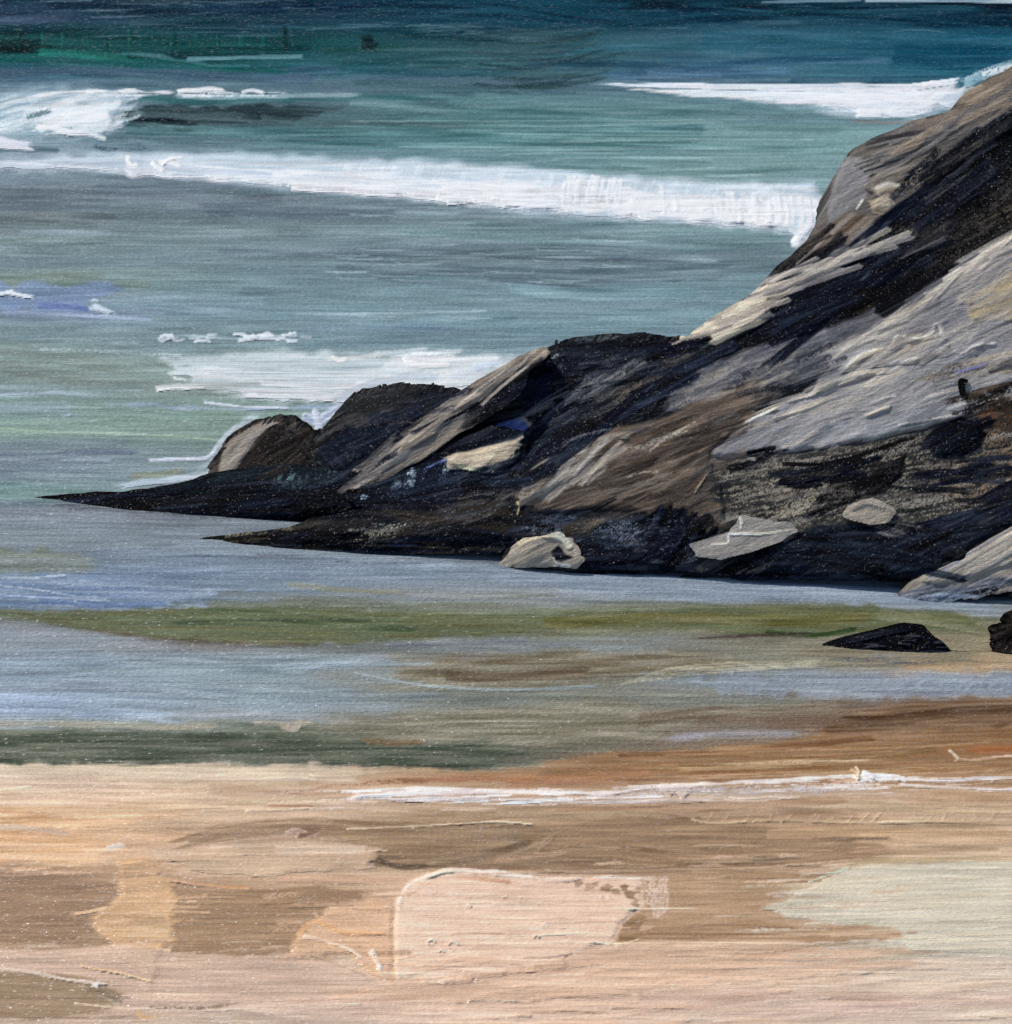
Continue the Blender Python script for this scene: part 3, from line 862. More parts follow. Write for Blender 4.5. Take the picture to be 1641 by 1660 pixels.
# ================================================================== BEACH
beach = Layer(True, (196, 170, 138))
L = beach
BR = [
    (1100, [(216, 196, 172)] * 5),
    (1190, [(216, 196, 172), (214, 194, 170), (150, 118, 88), (134, 104, 80), (142, 106, 78)]),
    (1235, [(214, 196, 174), (212, 192, 168), (146, 120, 94), (152, 118, 86), (164, 118, 82)]),
    (1262, [(216, 194, 168), (208, 186, 158), (168, 128, 94), (160, 128, 96), (174, 142, 110)]),
    (1290, [(218, 192, 160), (206, 182, 150), (186, 158, 124), (190, 172, 150), (180, 150, 116)]),
    (1320, [(224, 184, 138), (204, 180, 148), (168, 144, 112), (178, 150, 116), (192, 168, 138)]),
    (1355, [(226, 186, 140), (180, 156, 126), (148, 124, 92), (164, 136, 100), (196, 170, 134)]),
    (1385, [(222, 180, 134), (206, 184, 156), (140, 116, 86), (152, 124, 92), (198, 176, 142)]),
    (1425, [(164, 138, 110), (190, 162, 128), (206, 176, 144), (172, 146, 112), (208, 200, 176)]),
    (1480, [(162, 136, 106), (168, 140, 108), (214, 182, 150), (180, 152, 118), (208, 206, 186)]),
    (1530, [(168, 142, 112), (166, 140, 108), (216, 184, 152), (180, 154, 122), (208, 202, 182)]),
    (1565, [(196, 172, 148), (206, 182, 156), (216, 188, 158), (212, 186, 158), (208, 196, 174)]),
    (1610, [(160, 138, 110), (212, 188, 164), (218, 188, 160), (212, 188, 164), (206, 190, 168)]),
    (1660, [(170, 148, 120), (206, 186, 166), (216, 190, 164), (208, 188, 166), (206, 188, 168)]),
    (1760, [(170, 148, 120), (206, 186, 166), (216, 190, 164), (208, 188, 166), (206, 188, 168)]),
]
yv = np.array([r[0] for r in BR], float); tab = np.array([r[1] for r in BR], float)
yy = np.clip(Y + wob * .8, 1101, 1750)
ri = np.clip(np.searchsorted(yv, yy) - 1, 0, len(yv) - 2)
ft = sst(0.1, 0.9, (yy - yv[ri]) / (yv[ri + 1] - yv[ri]))
for k in range(3):
    t3 = tab[:, :, k]
    a = t3[ri, ci] * (1 - fx) + t3[ri, ci + 1] * fx
    b = t3[ri + 1, ci] * (1 - fx) + t3[ri + 1, ci + 1] * fx
    L.c[..., k] = (a * (1 - ft) + b * ft) / 255
L.auto(130, (-60, 1245, 1700, 1420), (120, 480), (7, 24), 6, (0, 2), 0.55, 0.7)
L.auto(150, (-60, 1420, 1700, 1740), (120, 480), (8, 26), 6, (1.5, 3), 0.55, 0.8)
# wet sand above the swash
L.P([(1160, 1150), (1320, 1138), (1500, 1128), (1740, 1120), (1740, 1182), (1560, 1190), (1380, 1190), (1240, 1180)], (104, 80, 60), (120, 96, 74), ang=2, rag=34, soft=12, a=.9, h=.8)
L.S([(1180, 1168), (1300, 1164), (1420, 1168), (1560, 1152), (1720, 1148)], 26, (92, 68, 50), (108, 84, 64), a=.7)
L.P([(900, 1224), (1060, 1212), (1240, 1204), (1330, 1190), (1540, 1184), (1740, 1176), (1740, 1246), (1500, 1252), (1200, 1262), (960, 1268), (860, 1250)], (152, 114, 80), (138, 106, 76), ang=2, rag=34, soft=10, a=.85, h=.9)
L.S([(1000, 1222), (1150, 1216), (1300, 1208), (1420, 1196)], 14, (132, 96, 68), (150, 114, 82), a=.8)
L.S([(1560, 1216), (1640, 1214), (1720, 1212)], 20, (176, 116, 76), (160, 106, 70), a=.85, tail=(2, .2))
L.S([(1100, 1244), (1260, 1240), (1420, 1226), (1520, 1214)], 14, (146, 120, 84), (160, 132, 94), a=.7)
L.S([(640, 1266), (760, 1262), (900, 1262), (1000, 1256)], 14, (172, 126, 88), (152, 108, 76), a=.9, tail=(1, 2))
L.S([(880, 1268), (960, 1262), (1060, 1254)], 12, (178, 132, 96), (158, 114, 80), a=.8)
L.S([(480, 1288), (540, 1276), (620, 1270), (700, 1264)], 14, (150, 108, 76), (190, 160, 130), a=.85, dry=.4, tail=(1, 1))
L.S([(780, 1246), (850, 1240), (890, 1240)], 12, (166, 156, 140), (140, 134, 114), a=.7)
for i in range(22):
    y = random.uniform(1206, 1262); xo = random.uniform(-160, 260)
    L.S([(1130 + xo, y + 6), (1260 + xo, y + 3), (1400 + xo, y - 5)], 3, (196, 164, 126), a=.42, h=1.4, tail=(8, 12))
L.S([(1160, 1240), (1300, 1234), (1420, 1232)], 4, (218, 196, 168), h=1.4, a=.7, rag=.9, dry=.3, tail=(8, 8))


for _ in range(50):
    x = random.uniform(440, 1640); y = 1296 - max(0, x - 900) * .045 + random.uniform(-16, 18)
    L.S([(x - 40, y + 1), (x, y), (x + 60, y - 2)], random.uniform(2, 5), random.choice([(232, 222, 212), (216, 200, 186), (196, 176, 152)]), a=.6, h=1.6, rag=.9, dry=.34, tail=(2, 4))
foams_b = []


def f_swash():
    m = L.begin()
    L.S([(540, 1296), (640, 1286), (800, 1284), (960, 1286), (1080, 1276), (1240, 1266), (1370, 1258), (1470, 1264)], 11, (246, 240, 236), (224, 214, 210), h=2.0, rag=.9, soft=.6, tail=(6, 4), fl=120)
    L.S([(560, 1284), (680, 1278), (820, 1282), (960, 1284)], 9, (250, 246, 242), (226, 214, 208), h=2.0, rag=.9, soft=.6, tail=(3, 2))
    L.S([(1000, 1290), (1100, 1284), (1240, 1280), (1360, 1278), (1450, 1272)], 16, (208, 204, 208), (192, 180, 170), h=1.4, rag=.9, dry=.36, tail=(3, 4))
    L.S([(620, 1296), (800, 1296), (960, 1300), (1120, 1298), (1250, 1300)], 9, (224, 218, 214), (190, 176, 160), h=1.6, rag=.8, tail=(2, 3))
    for _ in range(60):
        x = random.uniform(560, 1460); y = 1290 - max(0, x - 900) * .05 + random.uniform(-10, 14)
        L.S([(x - 40, y + 1), (x, y), (x + 50, y - 2)], random.uniform(3, 8), random.choice([(240, 234, 230), (226, 220, 220), (206, 200, 200), (244, 240, 238)]), a=.75, h=2.0, rag=.9, dry=.3, tail=(1.5, 3))
    L.S([(1400, 1258), (1440, 1258), (1480, 1266)], 10, (240, 236, 236), h=2, tail=(.3, 1.5))
    L.rec.pop()
    foams_b.append(dict(name='swash_foam', label='thick white foam line left along the sand by the last wave', cat='foam', m=m, thr=.6, lift=.05, group=None))
    m = L.begin()
    L.S([(1440, 1260), (1520, 1266), (1600, 1262), (1720, 1260)], 8, (228, 222, 226), (196, 178, 160), h=1.6, rag=.7, tail=(1, .2))
    L.rec.pop()
    foams_b.append(dict(name='foam_streak', label='upper thin white foam trail on the orange sand at the right edge', cat='foam', m=m, thr=.6, lift=.03, group=None))
    m = L.begin()
    L.S([(1450, 1272), (1540, 1276), (1620, 1280), (1720, 1278)], 8, (232, 226, 230), (206, 190, 178), h=1.6, rag=.6, tail=(2, .2))
    L.rec.pop()
    foams_b.append(dict(name='foam_streak', label='lower thin white foam trail on the pale sand at the right edge', cat='foam', m=m, thr=.6, lift=.03, group=None))
    m = L.begin()
    L.S([(1545, 1236), (1556, 1230), (1580, 1232), (1640, 1226), (1720, 1226)], 6, (226, 212, 196), (196, 156, 124), h=1.6, rag=.9, tail=(1, .2))
    L.S([(1556, 1232), (1546, 1222), (1536, 1214)], 6, (216, 200, 180), h=2, rag=.5)
    L.rec.pop()
    foams_b.append(dict(name='foam_streak', label='forked white foam trail across the orange sand above the swash line', cat='foam', m=m, thr=.6, lift=.03, group=None))
    m = L.begin()
    L.S([(1394, 1264), (1388, 1254), (1378, 1246)], 8, (222, 190, 150), (240, 226, 204), h=3.5, rag=.4, tail=(.1, .6))
    L.S([(1390, 1262), (1392, 1250), (1388, 1244)], 7, (240, 230, 212), (220, 190, 156), h=3.5, rag=.4, tail=(.1, .6))
    L.S([(1396, 1250), (1410, 1256), (1424, 1264)], 9, (244, 240, 236), h=3, rag=.6)
    L.rec.pop()
    foams_b.append(dict(name='foam_tuft', label='small upright cream tuft standing on the crest of the swash foam', cat='foam', m=m, thr=.6, lift=.2, group=None))


f_swash()
L.S([(1346, 1270), (1370, 1264), (1392, 1266)], 8, (176, 128, 96), (206, 180, 156), a=.85)
L.S([(1070, 1287), (1160, 1286), (1240, 1280)], 6, (166, 150, 128), a=.7, dry=.4)
L.S([(900, 1310), (1100, 1306), (1300, 1300), (1380, 1296)], 16, (180, 148, 112), (166, 138, 104), a=.7)
# upper left sand
L.S([(-60, 1256), (200, 1250), (420, 1254), (600, 1260)], 34, (212, 196, 176), (204, 188, 168), a=.6)
L.P([(-80, 1318), (40, 1312), (120, 1326), (60, 1340), (-80, 1344)], (218, 178, 132), (222, 188, 148), rag=22, soft=14, a=.8)
L.P([(-80, 1352), (50, 1350), (150, 1366), (190, 1380), (160, 1404), (-80, 1400)], (224, 182, 132), (222, 188, 148), rag=26, soft=14, a=.8)
L.S([(60, 1330), (160, 1328), (270, 1322)], 12, (222, 186, 140), a=.6)
L.S([(-40, 1342), (40, 1342), (110, 1352)], 9, (206, 190, 170), a=.7)
L.S([(400, 1300), (470, 1299), (540, 1298), (620, 1297)], 7, (226, 206, 188), (236, 226, 216), h=1.6, a=.8, dry=.34, tail=(3, 2), rag=.9)
L.S([(430, 1302), (520, 1301), (620, 1301)], 5, (236, 208, 172), h=1.8, a=.85, tail=(2, 2))
L.S([(430, 1306), (510, 1307)], 4, (160, 104, 66), a=.6)
L.S([(170, 1376), (190, 1372), (206, 1370)], 10, (224, 214, 200), h=1.6)
sand_parts = []


def sand_part(name, fn, lift):
    m = L.begin(); fn(); L.rec.pop()
    sand_parts.append((name, m, lift))


L.S([(260, 1372), (360, 1350), (500, 1340), (640, 1346)], 34, (150, 126, 96), (166, 142, 110), a=.75, tail=(2, 1))
L.S([(300, 1360), (420, 1346), (520, 1344)], 20, (140, 118, 90), a=.6)
L.P([(500, 1350), (640, 1334), (760, 1328), (870, 1336), (1000, 1322), (1130, 1326), (1280, 1344), (1390, 1362), (1380, 1384), (1260, 1396), (1080, 1416), (900, 1420), (700, 1412), (610, 1404), (590, 1376)], (140, 118, 88), (154, 130, 96), ang=0, rag=16, soft=8, a=.95, h=.5, br=14)
L.S([(600, 1396), (680, 1398), (780, 1388), (870, 1368)], 26, (110, 94, 70), (130, 110, 82), a=.75)
L.S([(600, 1388), (640, 1404), (700, 1404)], 14, (96, 82, 62), a=.7, rag=.6)
for i in range(14):
    x = 700 + i * 11
    L.S([(x, 1338), (x - 2, 1362), (x - 6, 1386)], 9, (136, 122, 98), (150, 140, 120), a=.3, h=.3, rag=.9, soft=.8)
for i in range(7):
    x = 780 + i * 13
    L.S([(x, 1342), (x - 3, 1366)], 11, (150, 150, 138), (136, 130, 112), a=.35, h=.3, rag=.9, soft=.8)
L.S([(560, 1344), (700, 1338), (800, 1332), (866, 1336)], 4, (222, 204, 172), h=2.6, rag=.3, tail=(2, 1))
L.S([(690, 1400), (780, 1392), (860, 1374), (900, 1352)], 6, (150, 134, 106), h=1.4, rag=.9, a=.7)
L.S([(870, 1378), (890, 1366), (905, 1350), (960, 1330), (1050, 1322), (1120, 1326)], 9, (128, 110, 84), (146, 124, 94), h=1.4, rag=.9, soft=.8, a=.8)
L.S([(1000, 1380), (1140, 1392), (1280, 1386), (1400, 1378)], 40, (146, 120, 88), (158, 132, 98), a=.6)
L.S([(1120, 1402), (1240, 1396), (1320, 1384)], 6, (120, 110, 90), a=.7, tail=(2, 2))
L.S([(560, 1418), (700, 1414), (1180, 1408), (1400, 1392)], 4, (206, 182, 150), h=1.2, a=.5)
L.S([(460, 1352), (480, 1346), (500, 1352), (526, 1352)], 14, (206, 192, 182), (150, 126, 104), h=2.6, rag=.9, dry=.3)
L.S([(480, 1356), (500, 1352), (520, 1348)], 8, (130, 100, 76), h=2, rag=.8)
# long ridge with little barbs on the right
L.S([(1120, 1328), (1160, 1334), (1260, 1330), (1400, 1333), (1560, 1332), (1640, 1332)], 5, (204, 180, 142), h=2, rag=.7, tail=(.4, 2))
L.S([(1130, 1322), (1260, 1316), (1400, 1320)], 22, (158, 134, 102), (176, 150, 116), a=.7)
for i in range(20):
    x = 1150 + i * 24 + random.uniform(-14, 14)
    L.S([(x, 1333), (x + 8, 1328), (x + random.uniform(10, 22), 1328 - random.uniform(3, 14))], 3, (208, 184, 146), h=1.8, a=.75, tail=(.1, 2))
L.S([(1240, 1352), (1400, 1350), (1640, 1352)], 22, (198, 168, 128), (186, 156, 116), a=.6)


def s_tanstroke():
    L.P([(280, 1392), (330, 1376), (440, 1372), (560, 1370), (614, 1374), (598, 1392), (606, 1408), (520, 1412), (440, 1422), (330, 1418)], (206, 182, 150), (190, 164, 130), ang=-4, rag=14, soft=5, a=.95, h=1.4, br=24)
    L.S([(440, 1378), (520, 1376), (600, 1378)], 20, (214, 194, 168), (200, 178, 150), h=1.2)


sand_part('sand_bar', s_tanstroke, .05)
L.S([(270, 1426), (340, 1436), (410, 1440)], 7, (226, 176, 124), (200, 160, 120), h=1.6, rag=.6)
L.P([(-80, 1412), (40, 1414), (120, 1420), (190, 1434), (186, 1456), (160, 1474), (110, 1480), (150, 1510), (100, 1528), (-80, 1530)], (160, 134, 104), (146, 122, 94), ang=-1, rag=10, soft=4, a=.95, h=.7, br=20)
L.P([(280, 1440), (400, 1444), (520, 1436), (590, 1446), (560, 1480), (500, 1500), (470, 1540), (420, 1550), (280, 1544)], (166, 138, 104), (154, 128, 94), ang=0, rag=12, soft=6, a=.95, h=.8, br=22)


def s_orange():
    L.P([(190, 1396), (240, 1390), (262, 1420), (288, 1436), (284, 1520), (262, 1545), (250, 1600), (236, 1590), (200, 1560), (150, 1490), (190, 1462)], (222, 184, 136), (206, 168, 122), ang=2, rag=9, soft=8, a=.85, h=1.2, br=26)
    L.S([(120, 1482), (150, 1478), (180, 1470)], 8, (218, 184, 142), h=1.8, rag=.7)
    L.S([(190, 1400), (230, 1398), (270, 1406)], 20, (222, 178, 124), (206, 166, 118), a=.85, h=1.2)


sand_part('sand_ridge', s_orange, .05)
L.P([(206, 1490), (270, 1480), (280, 1530), (214, 1526)], (166, 146, 112), (196, 172, 130), a=.6, dry=.42, rag=12, soft=6)
L.S([(252, 1538), (270, 1542), (284, 1540)], 9, (232, 200, 156), h=2.2)


def s_pale():
    L.P([(1240, 1478), (1300, 1440), (1380, 1406), (1480, 1398), (1740, 1394), (1740, 1560), (1600, 1548), (1470, 1540), (1450, 1510), (1380, 1498), (1300, 1490)], (206, 204, 182), (198, 192, 166), ang=2, rag=20, soft=5, a=.95, h=1.1, br=20)
    for i in range(16):
        y = 1404 + i * 8
        L.S([(1290 + (i * 31) % 60, y + 14), (1420, y + 8), (1560, y), (1720, y - 2)], 7, (214, 214, 194), (196, 188, 160), a=.6, h=1.4, tail=(2, .3), fl=120)


sand_part('sand_flat', s_pale, .04)
L.S([(1310, 1430), (1360, 1412), (1380, 1406)], 6, (190, 206, 180), h=1.8)
L.P([(1000, 1524), (1060, 1500), (1200, 1488), (1300, 1500), (1440, 1500), (1470, 1516), (1380, 1530), (1200, 1524), (1010, 1528)], (164, 134, 98), (180, 152, 118), ang=0, rag=16, soft=6, a=.9, h=.7)
L.P([(1060, 1420), (1200, 1410), (1300, 1420), (1250, 1460), (1180, 1500), (1060, 1510), (1040, 1480)], (178, 150, 114), (168, 138, 102), ang=3, rag=16, soft=12, a=.8)


def s_lobe():
    L.P([(460, 1556), (480, 1520), (510, 1490), (540, 1470), (600, 1455), (640, 1462), (636, 1590), (600, 1580), (570, 1550), (520, 1544)], (222, 186, 150), (212, 174, 134), ang=-30, rag=8, soft=8, a=.92, h=.9, br=22)
    L.S([(482, 1518), (506, 1496), (530, 1500), (560, 1512), (632, 1514)], 9, (232, 186, 130), (210, 160, 108), h=2.2, rag=.6)
    L.S([(490, 1516), (530, 1526), (570, 1540), (596, 1560)], 10, (230, 200, 170), h=2.2, rag=.7)
    L.S([(600, 1536), (612, 1560), (622, 1582)], 14, (226, 196, 172), (240, 222, 204), h=2)
    L.S([(500, 1546), (540, 1560), (596, 1582)], 8, (206, 178, 144), h=1.8, rag=.7)


sand_part('sand_lobe', s_lobe, .06)


def s_peach():
    L.P([(640, 1590), (636, 1500), (640, 1458), (662, 1430), (700, 1414), (750, 1409), (800, 1414), (870, 1420), (960, 1420), (1040, 1424), (1046, 1470), (1012, 1490), (996, 1528), (900, 1560), (760, 1588)], (232, 202, 174), (228, 198, 170), ang=90, rag=4, soft=8, a=1, h=.3, ridge=0, br=14, fs=14, fl=200)
    L.P([(690, 1450), (760, 1438), (820, 1444), (800, 1462), (720, 1468)], (232, 206, 180), ang=4, rag=14, soft=10, a=.7, h=.3)
    L.S([(645, 1470), (660, 1438), (700, 1417), (750, 1410), (820, 1416), (880, 1424), (960, 1422)], 11, (246, 230, 214), (234, 206, 182), h=2.6, rag=.9, tail=(1, 2))  # highlight on the ridge, painted pale along its top edge
    L.S([(668, 1448), (710, 1428), (760, 1424), (830, 1430)], 8, (208, 162, 126), (222, 184, 150), a=.7, h=.4)  # shade just beneath the ridge, painted as darker orange
    L.S([(640, 1590), (638, 1540), (640, 1480)], 10, (222, 182, 132), (228, 196, 160), h=.6, a=.55, rag=.6, soft=.6)
    for _ in range(46):
        x = random.uniform(655, 1030); y = random.uniform(1420, 1585)
        L.S([(x - 34, y + random.uniform(-2, 3)), (x, y), (x + 40, y + random.uniform(-3, 2))], random.uniform(6, 16), random.choice([(238, 212, 188), (226, 194, 164), (232, 204, 178), (222, 190, 162)]), a=.5, h=1.0, rag=.8, tail=(2, 3))
    for _ in range(22):
        x = random.uniform(640, 960); y = 1592 - max(0, x - 740) * .13 + random.uniform(-6, 4)
        L.S([(x - 24, y + 3), (x, y), (x + 30, y - 4)], random.uniform(4, 9), random.choice([(240, 216, 192), (224, 190, 158), (214, 178, 146)]), a=.8, h=1.8, rag=.9)
    L.S([(960, 1422), (1010, 1422), (1044, 1425)], 7, (240, 220, 204), h=2.2, rag=.5)


sand_part('sand_bank', s_peach, .09)
for (x, y, r) in ((735, 1535, 9), (700, 1530, 7), (825, 1518, 5), (884, 1503, 5), (848, 1460, 6), (982, 1458, 8), (716, 1545, 5), (924, 1528, 4), (820, 1456, 4), (760, 1470, 4), (1000, 1495, 4), (870, 1520, 4)):
    L.S([(x - r, y - r * .4), (x, y - r), (x + r, y - r * .2)], 3.5, (240, 222, 204), h=3, a=.8, tail=(.1, .1))
    L.S([(x - r * .7, y + r * .2), (x, y + r * .7), (x + r * .7, y + r * .2)], 4, (206, 172, 142), h=.2, a=.6, tail=(.1, .1))
for (x, y, r) in ((938, 1432, 8), (955, 1436, 9), (966, 1432, 6), (984, 1438, 10), (1000, 1444, 8), (1012, 1438, 9), (1024, 1450, 10), (1034, 1442, 8), (1030, 1464, 8)):
    L.P([(x - r, y + random.uniform(-4, 2)), (x, y - r * .6), (x + r, y - 2), (x + r * .7, y + r * .8), (x - r * .5, y + r * .7)], (146, 120, 88), (168, 140, 108), h=.1, a=.85, rag=5, soft=4)
L.P([(1000, 1526), (1010, 1498), (1036, 1480), (1050, 1486), (1040, 1510), (1030, 1526)], (152, 124, 88), rag=5, soft=4, a=.9)
L.P([(1046, 1424), (1084, 1426), (1086, 1470), (1066, 1488), (1046, 1460)], (222, 204, 188), (196, 172, 148), ang=80, rag=8, soft=4, dry=.42, a=.9)


def s_front():
    L.P([(640, 1592), (760, 1588), (900, 1562), (1000, 1532), (1200, 1530), (1400, 1540), (1480, 1560), (1400, 1580), (1100, 1600), (800, 1620), (560, 1622), (500, 1606)], (220, 188, 156), (206, 176, 146), ang=3, rag=20, soft=8, a=.8, h=1.2)


s_front()
for i in range(34):
    x = random.uniform(520, 1150); y = random.uniform(1560, 1670)
    L.S([(x, y), (x + 60, y + random.uniform(-12, 0)), (x + 150, y + random.uniform(-22, 4))], random.uniform(4, 12), (226, 194, 164), (200, 166, 134), a=.6, h=2., tail=(1, 2))
for i in range(26):
    x = random.uniform(1080, 1560); y = random.uniform(1560, 1700)
    L.S([(x, y), (x + 90, y + random.uniform(-8, 0)), (x + 190, y + random.uniform(-20, -6))], random.uniform(5, 12), (214, 196, 172), (194, 174, 148), a=.5, h=1.4, tail=(1, 2))
L.S([(996, 1530), (1150, 1528), (1320, 1530)], 4, (228, 204, 172), h=1.8, a=.8, tail=(.5, 3))
L.S([(1380, 1560), (1460, 1550), (1560, 1546)], 8, (188, 192, 168), a=.6, tail=(2, 2))
for i in range(120):
    x = random.uniform(-60, 1640); y = random.uniform(1250, 1660)
    ii = IY(y); jj = IX(x + 40)
    cc_ = L.c[ii, jj] * 255
    L.S([(x, y), (x + random.uniform(30, 70), y + random.uniform(-3, 3)), (x + random.uniform(80, 150), y + random.uniform(-8, 4))], random.uniform(2.4, 4), np.clip(cc_ + random.choice([26, 30, -22]), 0, 250), a=.65, h=2.2, tail=(2, 5), rag=.7)
for (x0, y0, x1, y1, n_, cs) in ((0, 1520, 560, 1570, 26, [(206, 184, 162), (190, 164, 136), (168, 142, 112)]), (150, 1390, 300, 1600, 34, [(222, 186, 144), (206, 170, 130), (190, 160, 122)]), (560, 1380, 1400, 1430, 24, [(186, 156, 124), (160, 132, 100), (206, 178, 148)]),
                                (1180, 1400, 1480, 1560, 34, [(206, 202, 184), (190, 168, 138), (198, 188, 164)]), (0, 1395, 260, 1425, 16, [(214, 180, 140), (176, 146, 114)]), (440, 1440, 660, 1590, 22, [(224, 190, 156), (186, 154, 120), (206, 174, 142)])):
    for _ in range(n_):
        x = random.uniform(x0, x1); y = random.uniform(y0, y1)
        L.S([(x - 36, y + 2), (x, y), (x + 44, y - 2)], random.uniform(4, 11), random.choice(cs), a=.65, h=1.6, rag=.9, dry=.34, tail=(2, 3))
# lower left
L.P([(-80, 1538), (60, 1544), (190, 1530), (330, 1550), (560, 1560), (620, 1596), (480, 1622), (230, 1630), (190, 1600), (-80, 1566)], (208, 184, 160), (200, 174, 148), ang=-2, rag=20, soft=8, a=.85, h=.9)
L.P([(-80, 1572), (60, 1574), (150, 1586), (196, 1612), (170, 1640), (60, 1654), (-80, 1650)], (160, 140, 108), (148, 128, 98), ang=-2, rag=14, soft=6, a=.9, h=.9, br=24)
L.S([(-60, 1568), (40, 1574), (110, 1588), (180, 1596)], 7, (206, 192, 172), h=2, rag=.6)
L.S([(130, 1564), (150, 1570), (190, 1576), (250, 1592)], 5, (230, 196, 150), h=2.4, rag=.4)
L.S([(150, 1604), (170, 1610), (190, 1622)], 22, (110, 102, 80), (180, 166, 140), dry=.42, h=1.6)
L.S([(150, 1600), (156, 1594), (158, 1606)], 7, (232, 226, 216), h=2.6)
L.S([(240, 1632), (300, 1635), (350, 1632), (400, 1624)], 9, (116, 106, 86), (168, 152, 126), a=.8, rag=1.0, dry=.34, tail=(1, 3))
L.S([(120, 1626), (200, 1634), (330, 1638), (480, 1630), (590, 1628)], 4, (226, 208, 184), h=2, rag=.6, a=.8)
L.S([(220, 1640), (235, 1650), (260, 1650)], 10, (222, 178, 110), a=.6, rag=.7)
L.S([(-40, 1656), (120, 1662), (400, 1656), (620, 1660)], 22, (206, 188, 166), (190, 170, 144), a=.7)

# ================================================================== ground meshes
YS = ground(820, 1232)[1]


def beach_z(y):
    return 0.012 + 0.045 * np.maximum(0, YS - y)


def plane_points(zf, hz):
    z = np.zeros((NR, NC))
    for _ in range(6):
        t = (z + hz - CAM_H) / D[..., 2]
        z = zf(D[..., 1] * t)
    t = (z + hz - CAM_H) / D[..., 2]
    return C0 + D * t[..., None]


shore_pts = [(-90, 1237), (200, 1237), (550, 1241), (800, 1247), (900, 1232), (1000, 1219), (1150, 1212), (1300, 1196), (1400, 1150), (1500, 1134), (1760, 1126)]
shore = np.interp(gx, [p[0] for p in shore_pts], [p[1] for p in shore_pts])
shore = shore + (vn(gx / 30, gx * 0 + .5, 8) - .5) * 7 + (vn(gx / 8, gx * 0 + .5, 9) - .5) * 3

# ================================================================== ROCKS
rocks = []
LINE_A = ((340, 893), (1641, 985))       # waterline of the headland
LINE_B = ((70, 822), (700, 868))         # waterline of the low tongue further out


def rock(name, label, poly, col, col2=None, ang=30, line=LINE_A, k=0.0, slope=36, thick=2.5, rag=8, soft=5,
         group='rocks of the headland', br=40, bulge=.2, h=.7):
    L = Layer()
    L.P(poly, col, col2, ang=ang, rag=rag, soft=soft, grow=True, br=br, h=h)
    L.info = dict(name=name, label=label, line=line, k=k, slope=slope, thick=thick, group=group, bulge=bulge)
    rocks.append(L)
    return L


NAVY, NAVY2, BLK, BLK2 = (26, 34, 48), (38, 48, 62), (14, 15, 21), (26, 28, 34)
GRY, GRY2, PALE, PALE2 = (128, 126, 126), (112, 112, 114), (166, 158, 146), (134, 128, 122)
BRN, BRN2 = (84, 76, 70), (98, 88, 80)

# ---- shaggy dark hump behind the ridge
L = rock('rock_hump', 'broad dark hump with a shaggy flat crest in the middle of the headland',
         [(700, 745), (740, 690), (800, 628), (840, 592), (880, 566), (930, 548), (1000, 540), (1080, 542), (1150, 552), (1200, 566), (1160, 640), (1000, 720), (880, 800), (760, 790)],
         (34, 38, 46), (48, 52, 60), ang=12, k=.9, rag=9)
for i in range(70):
    x = random.uniform(890, 1140); y = 548 + abs(x - 1010) * .06
    L.S([(x, y + 14), (x + random.uniform(-3, 6), y + 2), (x + random.uniform(-2, 9), y - random.uniform(2, 12))], 4.5, (50, 52, 58), (34, 36, 44), a=.8, grow=True, tail=(.2, 1.5))
m = L.begin()
L.P([(880, 590), (930, 562), (1010, 552), (1110, 556), (1160, 570), (1060, 610), (960, 632), (900, 640), (880, 620)], (30, 34, 44), (44, 48, 56), ang=8, rag=10, soft=6, br=26, h=.9)
L.auto(14, (890, 560, 1140, 620), (60, 150), (6, 14), 5, (8, 5), .7, .9)
L.end('crest', .12)
L.S([(930, 556), (960, 548), (1010, 544)], 12, (120, 132, 140), (64, 72, 80), dry=.45, a=.8, grow=True)
m = L.begin()
L.P([(846, 640), (880, 606), (910, 598), (890, 630), (900, 650), (852, 664)], (40, 42, 78), (28, 30, 50), ang=40, rag=12, soft=6, dry=.38)
L.S([(860, 628), (880, 616), (896, 606)], 12, (70, 70, 124), (40, 42, 80), dry=.4, rag=.8)
L.end('violet_face', .06, label='violet blue weathered face')
L.S([(890, 588), (905, 578), (912, 596)], 14, (140, 150, 152), (96, 106, 112), dry=.42)
L.S([(900, 640), (960, 616), (1000, 606)], 30, (92, 96, 100), (60, 66, 76), dry=.42)
m = L.begin()
L.S([(840, 692), (900, 664), (960, 638), (1006, 610)], 13, (124, 116, 106), (150, 142, 128), h=1.8, rag=.5, taper=.3)
L.S([(984, 620), (1000, 610), (1008, 606)], 18, (150, 142, 122), (132, 126, 112), h=1.6)
L.end('slab', .12)
L.P([(850, 700), (930, 664), (980, 640), (1000, 660), (980, 690), (860, 716)], (52, 60, 72), (66, 74, 84), ang=24, dry=.35, a=.8)
m = L.begin()
L.S([(836, 686), (846, 682), (862, 690)], 15, (170, 160, 134), (140, 128, 108), h=2.2, rag=.4)
L.end('cobble', .12)
L.P([(784, 712), (812, 680), (850, 676), (856, 694), (834, 712)], (112, 122, 172), (86, 96, 146), ang=40, rag=8, soft=6, a=.9)
m = L.begin()
L.P([(980, 700), (1000, 660), (1050, 630), (1080, 640), (1060, 670), (1010, 700)], (8, 10, 16), (16, 18, 28), ang=24, rag=8, soft=8)
L.end('cleft', .03)

